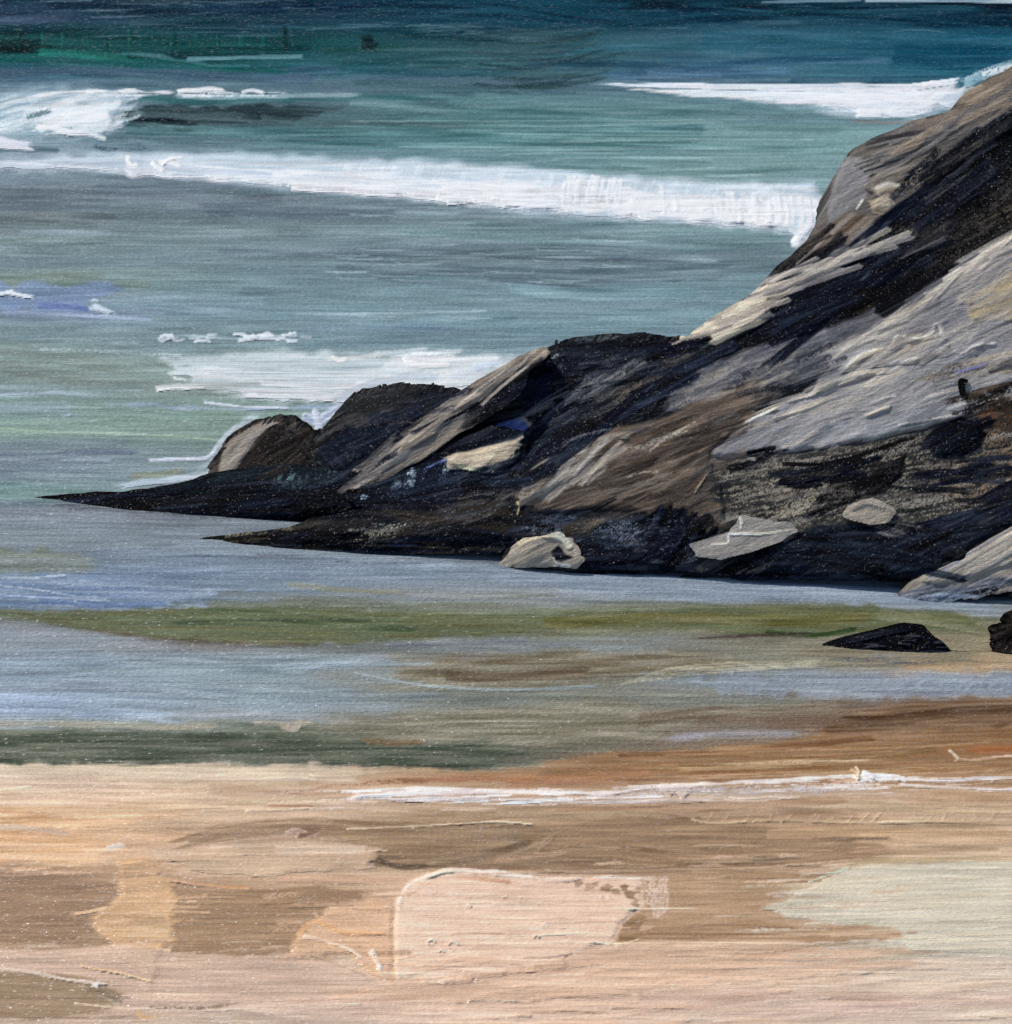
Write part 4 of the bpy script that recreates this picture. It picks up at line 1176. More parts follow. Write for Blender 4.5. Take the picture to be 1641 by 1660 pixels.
# ---- round shaggy hump on the left
L = rock('rock_hump', 'rounded dark hump behind the long grey brown slab, left of the broad hump',
         [(496, 770), (506, 722), (520, 700), (540, 674), (560, 648), (590, 630), (640, 622), (700, 622), (744, 630), (780, 640), (700, 730), (600, 800), (520, 800)],
         (44, 46, 50), (58, 58, 60), ang=30, k=1.2, rag=7)
for i in range(60):
    x = random.uniform(560, 750); y = 640 - 14 * math.sin((x - 560) / 190 * 3.1)
    L.S([(x - 8, y + 16), (x, y + 4), (x + random.uniform(2, 12), y - random.uniform(2, 9))], 4.5, (64, 62, 62), (40, 42, 46), a=.8, grow=True, tail=(.2, 1.5))
L.P([(548, 668), (580, 640), (680, 628), (736, 640), (690, 660), (600, 672)], (62, 62, 62), (44, 46, 50), ang=20, rag=10, soft=10, br=26)
m = L.begin()
L.P([(510, 740), (540, 700), (620, 680), (660, 662), (690, 664), (672, 700), (610, 742), (540, 766)], (30, 40, 58), (24, 32, 48), ang=-50, rag=8, soft=8)
L.end('navy_face', .1, label='smooth navy face')
for i in range(18):
    x = random.uniform(530, 660); y = random.uniform(700, 740)
    L.S([(x, y), (x + 10, y + 14), (x + 22, y + 26)], 3, (72, 80, 96), a=.5, h=1, tail=(.5, 3))

# ---- brown pointed rock
L = rock('rock_peak', 'brown pointed rock with a pale seaward side, leftmost peak of the headland',
         [(326, 790), (344, 748), (360, 722), (380, 700), (410, 682), (450, 672), (482, 678), (502, 690), (514, 706), (522, 750), (540, 790), (480, 812)],
         (54, 50, 48), (68, 62, 58), ang=38, k=.7, rag=6, line=LINE_B)
for i in range(26):
    x = random.uniform(440, 516); y = 676 + max(0, x - 470) * .6
    L.S([(x - 6, y + 14), (x, y + 4), (x + random.uniform(-4, 8), y - random.uniform(1, 9))], 4.5, (52, 48, 48), (70, 64, 60), a=.8, grow=True, tail=(.2, 1.5))
m = L.begin()
L.P([(352, 768), (364, 726), (390, 698), (430, 680), (450, 680), (420, 710), (396, 745), (376, 772)], (140, 134, 126), (116, 110, 104), ang=45, rag=8, soft=7, br=26, h=1)
for i in range(10):
    L.S([(362 + i * 5, 764 - i * 5), (392 + i * 5, 718 - i * 3), (430 + i * 3, 684)], 5, (158, 152, 146), (120, 112, 106), a=.6, h=1.2)
L.end('pale_side', .1, label='pale brushed seaward side')
m = L.begin()
L.P([(376, 772), (420, 712), (462, 684), (500, 700), (514, 740), (500, 764), (430, 778)], (46, 42, 42), (62, 56, 52), ang=40, rag=10, soft=9, br=26)
L.end('brown_side', .07)
L.S([(470, 700), (490, 716), (514, 752)], 26, (40, 40, 44), (52, 50, 50), a=.8)

# ---- low black tongue
L = rock('rock_tongue', 'low black rock tongue tapering to a thin point in the water at the left',
         [(30, 813), (70, 804), (130, 799), (200, 796), (280, 784), (340, 768), (420, 754), (520, 750), (640, 742), (860, 740), (880, 830), (700, 862), (600, 846), (450, 850), (300, 840), (200, 833), (150, 824), (80, 818)],
         (18, 22, 28), (28, 36, 44), ang=4, line=LINE_B, k=0, rag=8, slope=38, bulge=.3)
m = L.begin()
L.P([(190, 806), (280, 788), (360, 770), (460, 756), (560, 764), (580, 786), (440, 796), (300, 806)], (30, 42, 52), (42, 54, 62), ang=8, rag=10, soft=6, br=22)
for i in range(44):
    x = random.uniform(410, 580); y = random.uniform(766, 798)
    L.S([(x, y + 8), (x + 5, y - 6)], 4, (120, 146, 146), (80, 104, 108), a=.6, h=1.4, dry=.35)
L.end('navy_side', .06)
m = L.begin()
L.P([(180, 822), (300, 804), (460, 796), (700, 784), (860, 770), (860, 800), (720, 830), (560, 838), (430, 846), (300, 838), (200, 834)], (14, 15, 19), (22, 24, 28), ang=3, rag=10, soft=6, br=14)
L.end('black_edge', .08)
for i in range(40):
    x = random.uniform(220, 700); y = random.uniform(800, 842)
    L.S([(x, y), (x + 14, y - 1), (x + 30, y - 2)], 3, (60, 62, 62), a=.5, h=1.6, dry=.3)
L.S([(120, 809), (200, 806), (300, 800)], 6, (16, 20, 24), a=.9, grow=True)

# ---- lower ledge
L = rock('rock_ledge', 'low dark ledge just above the water below the black tongue, tan flecks on top',
         [(306, 880), (330, 870), (400, 862), (470, 856), (510, 838), (580, 826), (700, 800), (800, 780), (880, 790), (880, 880), (800, 896), (700, 898), (560, 893), (440, 890), (350, 886)],
         (38, 36, 38), (56, 52, 50), ang=8, k=0.1, rag=9, slope=36, bulge=.3)
L.S([(360, 868), (420, 860), (480, 862)], 14, (128, 124, 102), (70, 68, 62), dry=.42, a=.9)
L.S([(340, 878), (400, 876), (470, 880)], 10, (34, 36, 38), (60, 60, 56), dry=.3, grow=True)
m = L.begin()
L.P([(480, 878), (520, 850), (600, 832), (720, 816), (760, 822), (640, 846), (540, 880)], (52, 50, 52), (40, 40, 44), ang=14, rag=12, soft=6, br=26)
L.end('upper_step', .1)
L.S([(560, 868), (640, 860), (700, 862)], 24, (150, 148, 130), (84, 82, 76), dry=.5)
L.S([(400, 880), (560, 884), (760, 888)], 20, (22, 22, 26), (34, 32, 32), a=.8)
m = L.begin()
L.P([(640, 850), (720, 820), (830, 800), (870, 830), (850, 872), (740, 880), (650, 870)], (66, 60, 56), (54, 50, 48), ang=12, rag=12, soft=10, br=26)
L.end('brown_face', .08, label='brown scuffed face')
L.S([(600, 858), (700, 838), (800, 838)], 20, (150, 160, 160), (70, 76, 80), dry=.56)

# ---- navy hollow under the slab
L = rock('rock', 'navy rock face with white flecks under the long grey brown slab',
         [(556, 806), (600, 784), (680, 748), (740, 712), (800, 690), (850, 700), (856, 760), (850, 810), (780, 836), (660, 836), (590, 826)],
         NAVY, NAVY2, ang=20, k=.35, bulge=.3)
L.P([(640, 780), (700, 750), (740, 744), (760, 770), (720, 800), (650, 812)], (34, 44, 66), (26, 34, 52), ang=70, rag=8, soft=8)
for (x, y, r) in ((664, 782, 16), (745, 790, 15), (722, 768, 12), (590, 810, 20), (700, 810, 12), (760, 812, 12), (640, 800, 14)):
    L.S([(x - 4, y + r), (x, y), (x + 4, y - r)], 20, (176, 190, 196), (90, 104, 118), dry=.5, a=.9, h=1.4)
m = L.begin()
L.S([(570, 832), (660, 822), (740, 790), (820, 750)], 26, (12, 13, 18), (22, 24, 30), h=.6)
L.end('cleft', .06)
L.S([(686, 762), (710, 750), (734, 742)], 5, (110, 122, 176), h=1.5)
m = L.begin()
L.P([(720, 742), (760, 730), (836, 712), (850, 706), (840, 740), (832, 760), (800, 766), (750, 758)], (168, 158, 142), (120, 112, 104), ang=6, rag=6, soft=4, br=30, h=1.6)
for i in range(7):
    L.S([(724, 742 + i * 3), (780, 735 + i * 4), (846, 712 + i * 7)], 5, (186, 176, 158), (130, 122, 112), a=.7, h=2)
L.S([(742, 756), (790, 764), (834, 758)], 7, (208, 194, 164), (170, 156, 132), h=2.4)
L.end('fan_slab', .2, label='pale fan shaped slab with brushed ridges')
L.S([(700, 728), (760, 712), (800, 690), (830, 650)], 24, (22, 24, 34), (34, 38, 50), a=.85, dry=.2)

# ---- long diagonal slab
L = rock('rock_slab', 'long narrow grey brown slab lying slantwise across the dark left humps',
         [(560, 790), (600, 752), (650, 715), (710, 660), (770, 618), (820, 588), (876, 562), (898, 568), (860, 600), (846, 640), (800, 672), (740, 706), (690, 742), (620, 780), (580, 792)],
         (112, 104, 96), (130, 122, 112), ang=38, k=.25, rag=6, thick=1.2, br=28, h=1.2)
m = L.begin()
L.P([(566, 786), (640, 728), (720, 662), (800, 606), (870, 568), (840, 600), (770, 650), (690, 716), (630, 760), (590, 782)], (142, 134, 124), (112, 104, 96), ang=38, rag=6, soft=5, br=34, h=1.6)
for i in range(16):
    t = random.uniform(0, .6); x = 570 + t * 300; y = 786 - t * 220
    L.S([(x, y + random.uniform(-8, 8)), (x + 60, y - 48), (x + 120, y - 92)], 5, random.choice([(168, 160, 148), (96, 90, 84), (150, 142, 130)]), a=.7, h=1.6, tail=(1, 4))
L.end('pale_top', .12, label='pale brushed upper side')
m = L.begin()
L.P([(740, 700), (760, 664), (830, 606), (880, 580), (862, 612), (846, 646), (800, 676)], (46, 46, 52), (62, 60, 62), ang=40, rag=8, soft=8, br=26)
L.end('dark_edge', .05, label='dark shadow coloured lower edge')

# ---- the headland itself
L = rock('rocky_headland', 'large grey and black rocky headland filling the right side above the water',
         [(806, 918), (830, 870), (815, 830), (800, 806), (830, 760), (880, 712), (960, 660), (1050, 610), (1110, 548), (1150, 516), (1220, 474), (1262, 430), (1300, 396), (1330, 362), (1346, 320), (1352, 286), (1376, 246), (1410, 226), (1480, 197), (1540, 180), (1566, 148), (1600, 128), (1641, 108), (1735, 70), (1850, 40), (1960, 60), (2060, 150), (2140, 300), (2200, 520), (2230, 760), (2240, 960), (2100, 990), (1850, 985), (1735, 978), (1600, 966), (1470, 942), (1370, 936), (1200, 934), (1110, 928), (930, 926)],
         (36, 40, 48), (58, 58, 60), ang=30, k=0, rag=5, soft=4, thick=4, bulge=.4)
HL = L
# upper crag
m = L.begin()
L.P([(1345, 330), (1352, 286), (1376, 246), (1410, 226), (1480, 197), (1540, 180), (1566, 148), (1600, 128), (1641, 106), (1735, 66), (1900, 40), (2000, 100), (1900, 120), (1735, 150), (1600, 240), (1500, 310), (1440, 360), (1400, 400), (1300, 440), (1262, 446), (1300, 396)], (100, 96, 92), (86, 84, 84), ang=26, rag=6, soft=5, br=22, h=.9)
L.P([(1346, 320), (1356, 280), (1372, 252), (1396, 256), (1410, 280), (1404, 320), (1380, 345), (1340, 368)], (116, 116, 118), (108, 108, 110), ang=60, rag=4, soft=6, br=8)
L.S([(1480, 204), (1560, 170), (1641, 122), (1720, 88)], 30, (112, 102, 92), (96, 88, 82), a=.85, br=22)
L.P([(1310, 424), (1330, 370), (1380, 340), (1420, 352), (1400, 384), (1350, 408)], (98, 86, 76), (114, 108, 104), ang=40, rag=8, soft=8, br=26)
for i in range(11):
    x = 1384 + i * 7; y = 268 - i * 4
    L.S([(x, y + (i % 4) * 9), (x + 60, y - 20 + (i % 4) * 9), (x + 120, y - 44 + (i % 3) * 9)], 8, random.choice([(84, 84, 88), (96, 96, 98), (74, 74, 80)]), (104, 102, 100), a=.85, h=2.2, rag=.4)
L.S([(1400, 236), (1460, 222), (1516, 214)], 17, (78, 78, 82), (92, 90, 90), h=2.2)
L.S([(1500, 190), (1540, 176), (1580, 168)], 10, (86, 80, 76), (104, 98, 92), h=2)
kc = L.end('crag', .25, label='grey brown crag at the top with a steep left edge')
m = L.begin()
L.P([(1404, 300), (1420, 280), (1470, 270), (1520, 262), (1560, 256), (1500, 300), (1460, 312), (1412, 316)], (122, 114, 102), (100, 96, 92), ang=20, rag=6, soft=4, br=24, h=2)
L.S([(1410, 300), (1430, 318), (1470, 312), (1510, 296), (1540, 288)], 9, (150, 142, 128), (116, 110, 102), h=1.4, rag=.8, a=.8)
L.S([(1424, 306), (1440, 300), (1456, 302)], 16, (140, 136, 128), (164, 158, 148), h=1.4, rag=.9, soft=.8)
L.S([(1400, 322), (1392, 334), (1386, 342)], 5, (176, 172, 164), h=1.6, rag=.7)
L.P([(1404, 326), (1440, 314), (1456, 330), (1448, 350), (1420, 348)], (146, 138, 124), (132, 124, 112), rag=4, soft=3, h=1.4)
L.end('slab', .16, parent=kc, label='pale tan wet slab')
# black band and speckled brown field
m = L.begin()
L.P([(1240, 462), (1300, 440), (1400, 396), (1420, 356), (1500, 310), (1600, 240), (1735, 150), (2040, 110), (2060, 250), (1735, 330), (1600, 410), (1480, 480), (1400, 520), (1250, 560), (1180, 560)], (26, 28, 34), (18, 19, 26), ang=32, rag=10, soft=8, br=12)
L.P([(1424, 352), (1500, 330), (1600, 270), (1735, 190), (1735, 330), (1600, 400), (1500, 450), (1450, 430)], (86, 78, 68), (62, 58, 54), ang=30, dry=.54, rag=24, soft=30, h=.8, a=.8)
L.P([(1420, 360), (1520, 300), (1580, 256), (1641, 230), (1600, 290), (1500, 350)], (60, 62, 68), (44, 46, 54), ang=32, dry=.44, rag=12, soft=8)
L.P([(1490, 286), (1560, 230), (1735, 130), (1735, 200), (1600, 280), (1520, 310)], (16, 17, 24), (28, 30, 38), ang=32, rag=10, soft=8, a=.85)
for i in range(5):
    L.S([(1430 + i * 26, 430 - i * 10), (1520 + i * 20, 370 - i * 14), (1641, 290 - i * 16)], 12, (20, 20, 26), (36, 36, 40), a=.6, dry=.35)
L.end('dark_face', .05, label='black speckled face under the crag')
# pale crest slabs
m = L.begin()
L.P([(1224, 470), (1240, 452), (1300, 424), (1370, 400), (1424, 394), (1426, 408), (1404, 424), (1330, 446), (1270, 478), (1230, 486)], (150, 144, 138), (116, 112, 110), ang=24, rag=6, soft=4, br=34, h=1.6)
for i in range(6):
    L.S([(1226, 470 + i * 3), (1310, 428 + i * 5), (1416, 396 + i * 5)], 5, random.choice([(176, 170, 162), (120, 116, 114), (160, 152, 142)]), a=.75, h=1.8, tail=(1, 3))
kr = L.end('slab', .2)
m = L.begin()
L.P([(1108, 546), (1150, 514), (1200, 488), (1240, 480), (1252, 500), (1246, 524), (1190, 548), (1160, 560), (1130, 556)], (176, 166, 150), (134, 128, 122), ang=28, rag=5, soft=4, br=36, h=1.7)
for i in range(8):
    L.S([(1114 + i * 4, 544 + i * 1.5), (1170 + i * 4, 512 + i * 4), (1244, 484 + i * 5)], 5, random.choice([(198, 188, 170), (140, 132, 126), (186, 176, 158)]), a=.75, h=2, tail=(.5, 1))
L.end('slab', .2, label='pale cream brushed slab on the skyline')
m = L.begin()
L.P([(1250, 530), (1256, 496), (1300, 466), (1400, 428), (1460, 404), (1480, 430), (1430, 470), (1370, 520), (1270, 546)], NAVY, (34, 42, 58), ang=28, rag=6, soft=5, br=18, h=.9)
L.P([(1330, 500), (1360, 470), (1420, 440), (1440, 470), (1390, 520), (1350, 530)], (14, 15, 22), (30, 24, 24), ang=28, rag=10, soft=8)
L.end('navy_block', .1, label='deep navy block below the skyline slabs')
m = L.begin()
L.S([(830, 796), (850, 756), (920, 716), (1000, 680), (1060, 660), (1090, 640)], 40, (14, 16, 24), (26, 28, 38), h=.7, rag=.3)
L.S([(1000, 668), (1100, 606), (1180, 564), (1260, 530), (1400, 500)], 30, (12, 13, 20), (24, 26, 34), h=.7, rag=.35)
L.S([(1040, 640), (1080, 628), (1110, 630)], 40, (10, 11, 17), (18, 20, 28), h=.5)
L.end('cleft', .04, label='long black cleft slanting across the headland')
# grey scumbled middle
m = L.begin()
L.P([(1080, 640), (1140, 596), (1220, 562), (1340, 530), (1420, 500), (1440, 520), (1380, 560), (1340, 610), (1240, 630), (1160, 660), (1100, 690)], (98, 98, 102), (80, 82, 90), ang=26, rag=12, soft=10, br=22, h=.9)
L.P([(1080, 650), (1160, 600), (1240, 580), (1300, 600), (1220, 640), (1120, 680)], (140, 134, 122), (110, 106, 102), ang=26, dry=.52, h=1.4)
for i in range(9):
    x = 1170 + i * 8
    L.S([(x, 586 + i), (x + 18, 606 + i), (x + 34, 634 - i)], 7, (34, 40, 58), (64, 70, 84), a=.75, dry=.35)
L.P([(1340, 600), (1370, 560), (1420, 546), (1400, 570), (1360, 604)], (54, 52, 52), (40, 40, 44), dry=.42, ang=30)
L.P([(1380, 545), (1440, 520), (1480, 500), (1440, 540)], (120, 110, 96), (70, 66, 62), dry=.5, ang=30)
L.end('scumbled_face', .07, label='grey scuffed face in the middle of the headland')
# main grey slope
m = L.begin()
L.P([(1340, 600), (1366, 562), (1460, 500), (1560, 432), (1735, 320), (2080, 230), (2140, 560), (1735, 640), (1641, 660), (1560, 680), (1440, 712), (1330, 728), (1200, 742), (1130, 744), (1180, 706), (1250, 660), (1310, 640)], (134, 133, 133), (118, 118, 122), ang=22, rag=8, soft=6, br=16, h=.9)
L.P([(1366, 562), (1460, 500), (1560, 432), (1735, 322), (1735, 380), (1560, 480), (1440, 548)], (150, 146, 142), (122, 120, 120), ang=33, rag=8, soft=6, br=34, h=1.4)
for i in range(18):
    t = random.random(); x = 1390 + t * 220; y = 540 - t * 140
    L.S([(x, y + random.uniform(-6, 30)), (x + 70, y - 44), (x + 140, y - 90)], random.uniform(4, 8), random.choice([(168, 164, 156), (96, 96, 102), (152, 146, 138), (80, 82, 90)]), a=.65, h=1.6, tail=(1, 4))
L.P([(1440, 560), (1500, 500), (1560, 470), (1590, 510), (1580, 560), (1520, 580)], (122, 122, 128), (116, 116, 120), ang=30, rag=14, soft=12, br=10)
L.P([(1556, 480), (1600, 450), (1735, 370), (1735, 500), (1641, 520), (1580, 520)], (156, 146, 124), (134, 128, 118), ang=20, rag=14, soft=8, br=22, h=1.2)
L.P([(1330, 720), (1340, 680), (1440, 650), (1600, 624), (1735, 610), (1735, 650), (1600, 672), (1440, 706)], (124, 126, 130), (116, 118, 122), ang=14, rag=12, soft=10, br=12)
L.auto(40, (1200, 560, 1700, 720), (40, 140), (5, 14), 8, (18, 8), .55, 1.2)
ks = L.end('grey_slope', .22, label='broad pale grey slope on the right of the headland')
m = L.begin()
L.P([(1364, 606), (1380, 580), (1440, 560), (1466, 540), (1500, 546), (1530, 536), (1540, 570), (1500, 590), (1430, 596)], (152, 146, 136), (132, 128, 122), ang=20, rag=8, soft=4, br=22, h=1.8)
L.S([(1366, 600), (1400, 572), (1440, 562), (1456, 544), (1490, 548), (1520, 534)], 6, (184, 178, 164), h=1.6, rag=.8, a=.8)
L.S([(1440, 590), (1490, 580), (1536, 576), (1560, 560)], 7, (172, 168, 160), h=1.5, rag=.8, a=.8)
L.S([(1510, 532), (1520, 526), (1528, 540), (1526, 570)], 9, (170, 166, 162), (196, 192, 186), h=1.5, rag=.8, a=.8)
L.end('folded_slab', .12, parent=ks, label='wrinkled pale slab')
m = L.begin()
L.S([(1546, 570), (1562, 572), (1580, 560), (1620, 556)], 6, (176, 172, 168), h=1.5, rag=.8, a=.8)
L.S([(1564, 568), (1556, 552), (1548, 540)], 5, (176, 172, 168), h=1.5, rag=.8, a=.8)
L.S([(1564, 564), (1576, 546), (1578, 530)], 5, (176, 172, 168), h=1.5, rag=.8, a=.8)
L.end('ridge', .05, parent=ks, label='small branching ridge')
m = L.begin()
for (a0, b0, c0, wd) in (((1118, 742), (1200, 690), (1300, 640), 6), ((1150, 712), (1230, 668), (1330, 636), 6), ((1250, 680), (1310, 660), (1350, 644), 8), ((1280, 650), (1330, 632), (1400, 606), 12), ((1300, 640), (1370, 612), (1450, 600), 14), ((1400, 676), (1430, 664), (1450, 660), 8)):
    L.S([a0, b0, c0], wd, (180, 174, 160), (146, 140, 130), h=2.8, rag=.6, tail=(.6, 1.2))
L.S([(1118, 742), (1126, 736), (1150, 722)], 9, (188, 180, 160), h=2.6, rag=.6)
L.end('ridge', .1, parent=ks, label='cream ridge down the slope')
L.S([(1400, 680), (1480, 664), (1560, 644), (1600, 640)], 4, (92, 92, 96), h=.2, a=.8, tail=(2, 2))
L.S([(1450, 690), (1520, 678), (1580, 664)], 5, (160, 158, 154), h=2, a=.8, tail=(2, 2))
for i in range(14):
    x = random.uniform(1340, 1600); y = random.uniform(600, 700)
    L.S([(x, y), (x + 26, y - 8), (x + 50, y - 12)], 4, random.choice([(168, 166, 164), (104, 106, 112)]), a=.7, h=1.8, tail=(1, 2))
L.P([(1484, 616), (1520, 596), (1600, 574), (1735, 560), (1735, 600), (1600, 606), (1520, 620)], (48, 46, 46), (92, 86, 76), dry=.5, ang=14, a=.95)
L.P([(1484, 616), (1520, 596), (1600, 574), (1735, 560), (1735, 600), (1600, 606), (1520, 620)], (128, 118, 100), (110, 102, 90), dry=.6, ang=14, h=1.2)
L.S([(1552, 604), (1580, 596), (1604, 590)], 4, (110, 104, 150), h=1.2)
L.S([(1600, 604), (1650, 592), (1720, 584)], 12, (28, 30, 40), (60, 60, 64), a=.85, dry=.3)
# brown shoulder
m = L.begin()
L.P([(836, 812), (850, 770), (900, 726), (990, 694), (1080, 676), (1150, 640), (1230, 610), (1260, 640), (1200, 690), (1150, 730), (1130, 770), (1180, 840), (1150, 880), (1080, 860), (1050, 832), (960, 822), (880, 836)], (86, 77, 70), (100, 90, 82), ang=20, rag=10, soft=8, br=20, h=.9)
L.P([(1080, 760), (1150, 730), (1180, 800), (1170, 870), (1110, 880), (1080, 830)], (92, 82, 74), (80, 72, 66), ang=40, rag=14, soft=14, a=.8)
L.auto(46, (850, 650, 1220, 860), (40, 130), (5, 12), 6, (18, 10), .6, 1.2)
kb = L.end('brown_shoulder', .18, label='smooth brown shoulder of rock')
m = L.begin()
L.P([(832, 800), (850, 770), (900, 734), (960, 716), (944, 740), (974, 736), (940, 768), (880, 802), (846, 820)], (134, 129, 124), (108, 104, 100), ang=30, rag=8, soft=4, br=32, h=1.6)
for i in range(9):
    L.S([(838 + i * 5, 802), (890 + i * 5, 758 + i), (960 + i, 726 + i * 2)], 5, random.choice([(156, 150, 142), (110, 106, 104)]), a=.7, h=1.8, tail=(1, 3))
L.end('slab', .12, parent=kb, label='pale grey brushed slab')
m = L.begin()
L.S([(966, 716), (1000, 706), (1030, 704)], 16, (130, 124, 116), (110, 104, 98), h=1.6, rag=.5)
L.end('slab', .1, parent=kb)
L.S([(826, 802), (840, 788), (852, 780)], 7, (166, 152, 128), (130, 118, 104), h=2.4, rag=.8)
L.S([(804, 806), (820, 798), (834, 786)], 8, (140, 130, 118), (30, 34, 44), h=2, rag=.8)
L.S([(838, 812), (842, 822), (838, 836)], 4, (176, 160, 132), h=2)
for i in range(5):
    L.S([(1126 + i * 4, 800 - i * 6), (1134 + i * 4, 784 - i * 5)], 3, (140, 128, 112), h=2, a=.8)
# speckled tan hollow with fissures
m = L.begin()
L.P([(1140, 748), (1200, 740), (1330, 728), (1450, 706), (1560, 676), (1641, 650), (1735, 640), (2160, 580), (2190, 860), (1735, 840), (1600, 860), (1460, 850), (1380, 880), (1250, 860), (1180, 850), (1160, 800)], (72, 70, 68), (52, 54, 58), ang=10, rag=10, soft=8, br=14)
L.P([(1150, 760), (1260, 740), (1400, 720), (1500, 700), (1735, 650), (1735, 850), (1600, 850), (1460, 840), (1340, 850), (1200, 840), (1170, 800)], (148, 140, 124), (112, 108, 100), dry=.54, ang=10, h=.8, soft=30, rag=24, a=.85)
L.P([(1560, 690), (1641, 660), (1735, 650), (1735, 790), (1600, 830), (1540, 800)], (120, 98, 78), (92, 78, 66), dry=.54, ang=10, h=.8, soft=30, rag=20, a=.85)
L.P([(1260, 850), (1300, 800), (1340, 770), (1360, 800), (1320, 850)], (134, 126, 112), dry=.5, h=.8, soft=14, rag=12)
kt = L.end('speckled_face', .08, label='tan speckled face below the grey slope')
m = L.begin()
L.P([(1304, 834), (1340, 790), (1370, 764), (1440, 748), (1470, 740), (1462, 770), (1430, 800), (1380, 812), (1330, 836)], (14, 14, 19), (28, 27, 32), ang=34, rag=7, soft=4, br=12)
L.end('fissure', .07, parent=kt, label='wide black slanting fissure')
m = L.begin()
L.S([(1264, 752), (1340, 752), (1400, 736), (1460, 716), (1490, 708)], 13, (14, 14, 18), (28, 27, 30), h=.5, rag=.6, taper=.4)
L.S([(1260, 778), (1310, 776), (1350, 764), (1400, 754)], 17, (14, 14, 18), (28, 27, 30), h=.5, rag=.7)
L.end('fissure', .05, parent=kt, label='forked thin black fissure')
m = L.begin()
L.P([(1490, 722), (1520, 690), (1560, 676), (1596, 688), (1594, 730), (1560, 740), (1510, 736)], (22, 28, 42), (34, 40, 54), ang=30, rag=10, soft=6)
L.end('navy_hollow', .06, parent=kt, label='navy hollow')
for p in (((1470, 768), (1540, 776), (1600, 784)), ((1540, 810), (1600, 812), (1720, 806)), ((1480, 760), (1530, 780), (1550, 792)), ((1500, 750), (1600, 744), (1720, 736))):
    L.S(p, 10, (22, 22, 30), (40, 40, 48), a=.85, dry=.25, tail=(1, 3))
L.S([(1180, 764), (1200, 756), (1240, 744), (1262, 728)], 13, (20, 22, 30), (44, 46, 54), rag=.7)
L.S([(1210, 736), (1230, 730), (1260, 726)], 10, (18, 20, 28), rag=.6)
L.S([(1150, 748), (1200, 742), (1230, 746)], 9, (124, 122, 120), h=1.6)
L.S([(1560, 650), (1610, 634), (1720, 610)], 24, (34, 32, 34), (70, 58, 48), a=.85, dry=.3)
L.P([(1570, 656), (1641, 640), (1735, 620), (1735, 700), (1641, 700), (1590, 690)], (112, 84, 62), (60, 52, 48), dry=.4, ang=12)
# foot of the headland
m = L.begin()
L.P([(820, 860), (860, 830), (960, 826), (1050, 834), (1120, 870), (1150, 890), (1130, 924), (1040, 926), (940, 922), (850, 910)], (34, 40, 52), (46, 52, 64), ang=6, rag=10, soft=8, br=22)
L.P([(840, 850), (900, 834), (1040, 846), (1100, 880), (1040, 900), (900, 880)], (110, 120, 132), (60, 68, 82), dry=.52, ang=6, h=1.3)
L.P([(1040, 850), (1070, 818), (1110, 826), (1140, 860), (1130, 900), (1080, 924), (1040, 900)], (20, 26, 44), (28, 34, 52), ang=60, rag=8, soft=8)
L.S([(940, 918), (1020, 912), (1100, 920)], 14, (16, 18, 26), (30, 34, 44), dry=.2)
L.P([(916, 850), (950, 840), (974, 846), (950, 870), (912, 872)], (80, 72, 62), (64, 60, 56), rag=8, soft=8)
L.S([(1120, 850), (1138, 860), (1136, 884)], 16, (12, 14, 20), rag=.6)
L.end('foot_face', .1, label='dark navy foot on the left, flecked with pale blue')
m = L.begin()
L.P([(1240, 930), (1260, 880), (1330, 852), (1440, 846), (1560, 850), (1641, 800), (1735, 790), (2180, 840), (2200, 950), (1735, 950), (1641, 850), (1560, 892), (1500, 930), (1460, 940), (1360, 936)], (28, 36, 48), (40, 48, 60), ang=8, rag=8, soft=6, br=22, h=.9)
for i in range(24):
    x = random.uniform(1260, 1420); y = random.uniform(868, 926)
    L.S([(x, y), (x + 50, y - 7), (x + 100, y - 8)], 4, (62, 74, 90), a=.5, h=1.4, tail=(2, 3))
L.S([(1470, 870), (1540, 890), (1560, 900)], 40, (18, 20, 28), (30, 34, 42), a=.85, dry=.2)
L.S([(1440, 856), (1480, 860), (1530, 860)], 16, (16, 18, 24), a=.8, dry=.3)
L.P([(1500, 850), (1580, 830), (1641, 800), (1735, 790), (1735, 830), (1620, 852)], (24, 26, 34), (40, 42, 50), ang=16, rag=10, soft=8, a=.85)
L.end('foot_face', .12, label='dark navy foot on the right above the pale ledge')
L.S([(1180, 922), (1220, 912), (1240, 900)], 26, (14, 16, 22), rag=.6)

# ---- boulders at the foot
L = rock('boulder', 'pale beige boulder with a dark hole at the left foot of the headland',
         [(806, 918), (830, 886), (850, 872), (890, 866), (905, 862), (926, 872), (940, 892), (950, 908), (936, 922), (880, 920)],
         (150, 142, 132), (126, 120, 112), ang=24, k=-.16, rag=5, soft=4, thick=.8, h=1.6, br=30, group='pale boulders at the foot of the headland')
m = L.begin()
L.S([(838, 884), (864, 872), (896, 866), (916, 874), (932, 894)], 12, (186, 176, 158), (160, 150, 134), h=3, rag=.4)
L.S([(900, 868), (914, 874), (922, 884)], 18, (200, 192, 176), (176, 166, 148), h=2.4)
L.end('crest', .06, label='cream crest')
L.P([(896, 894), (906, 884), (916, 896), (928, 904), (912, 912), (898, 908)], (40, 44, 54), (60, 62, 70), rag=3, soft=4)
L.S([(896, 902), (904, 914), (930, 918)], 5, (186, 176, 160), h=2)

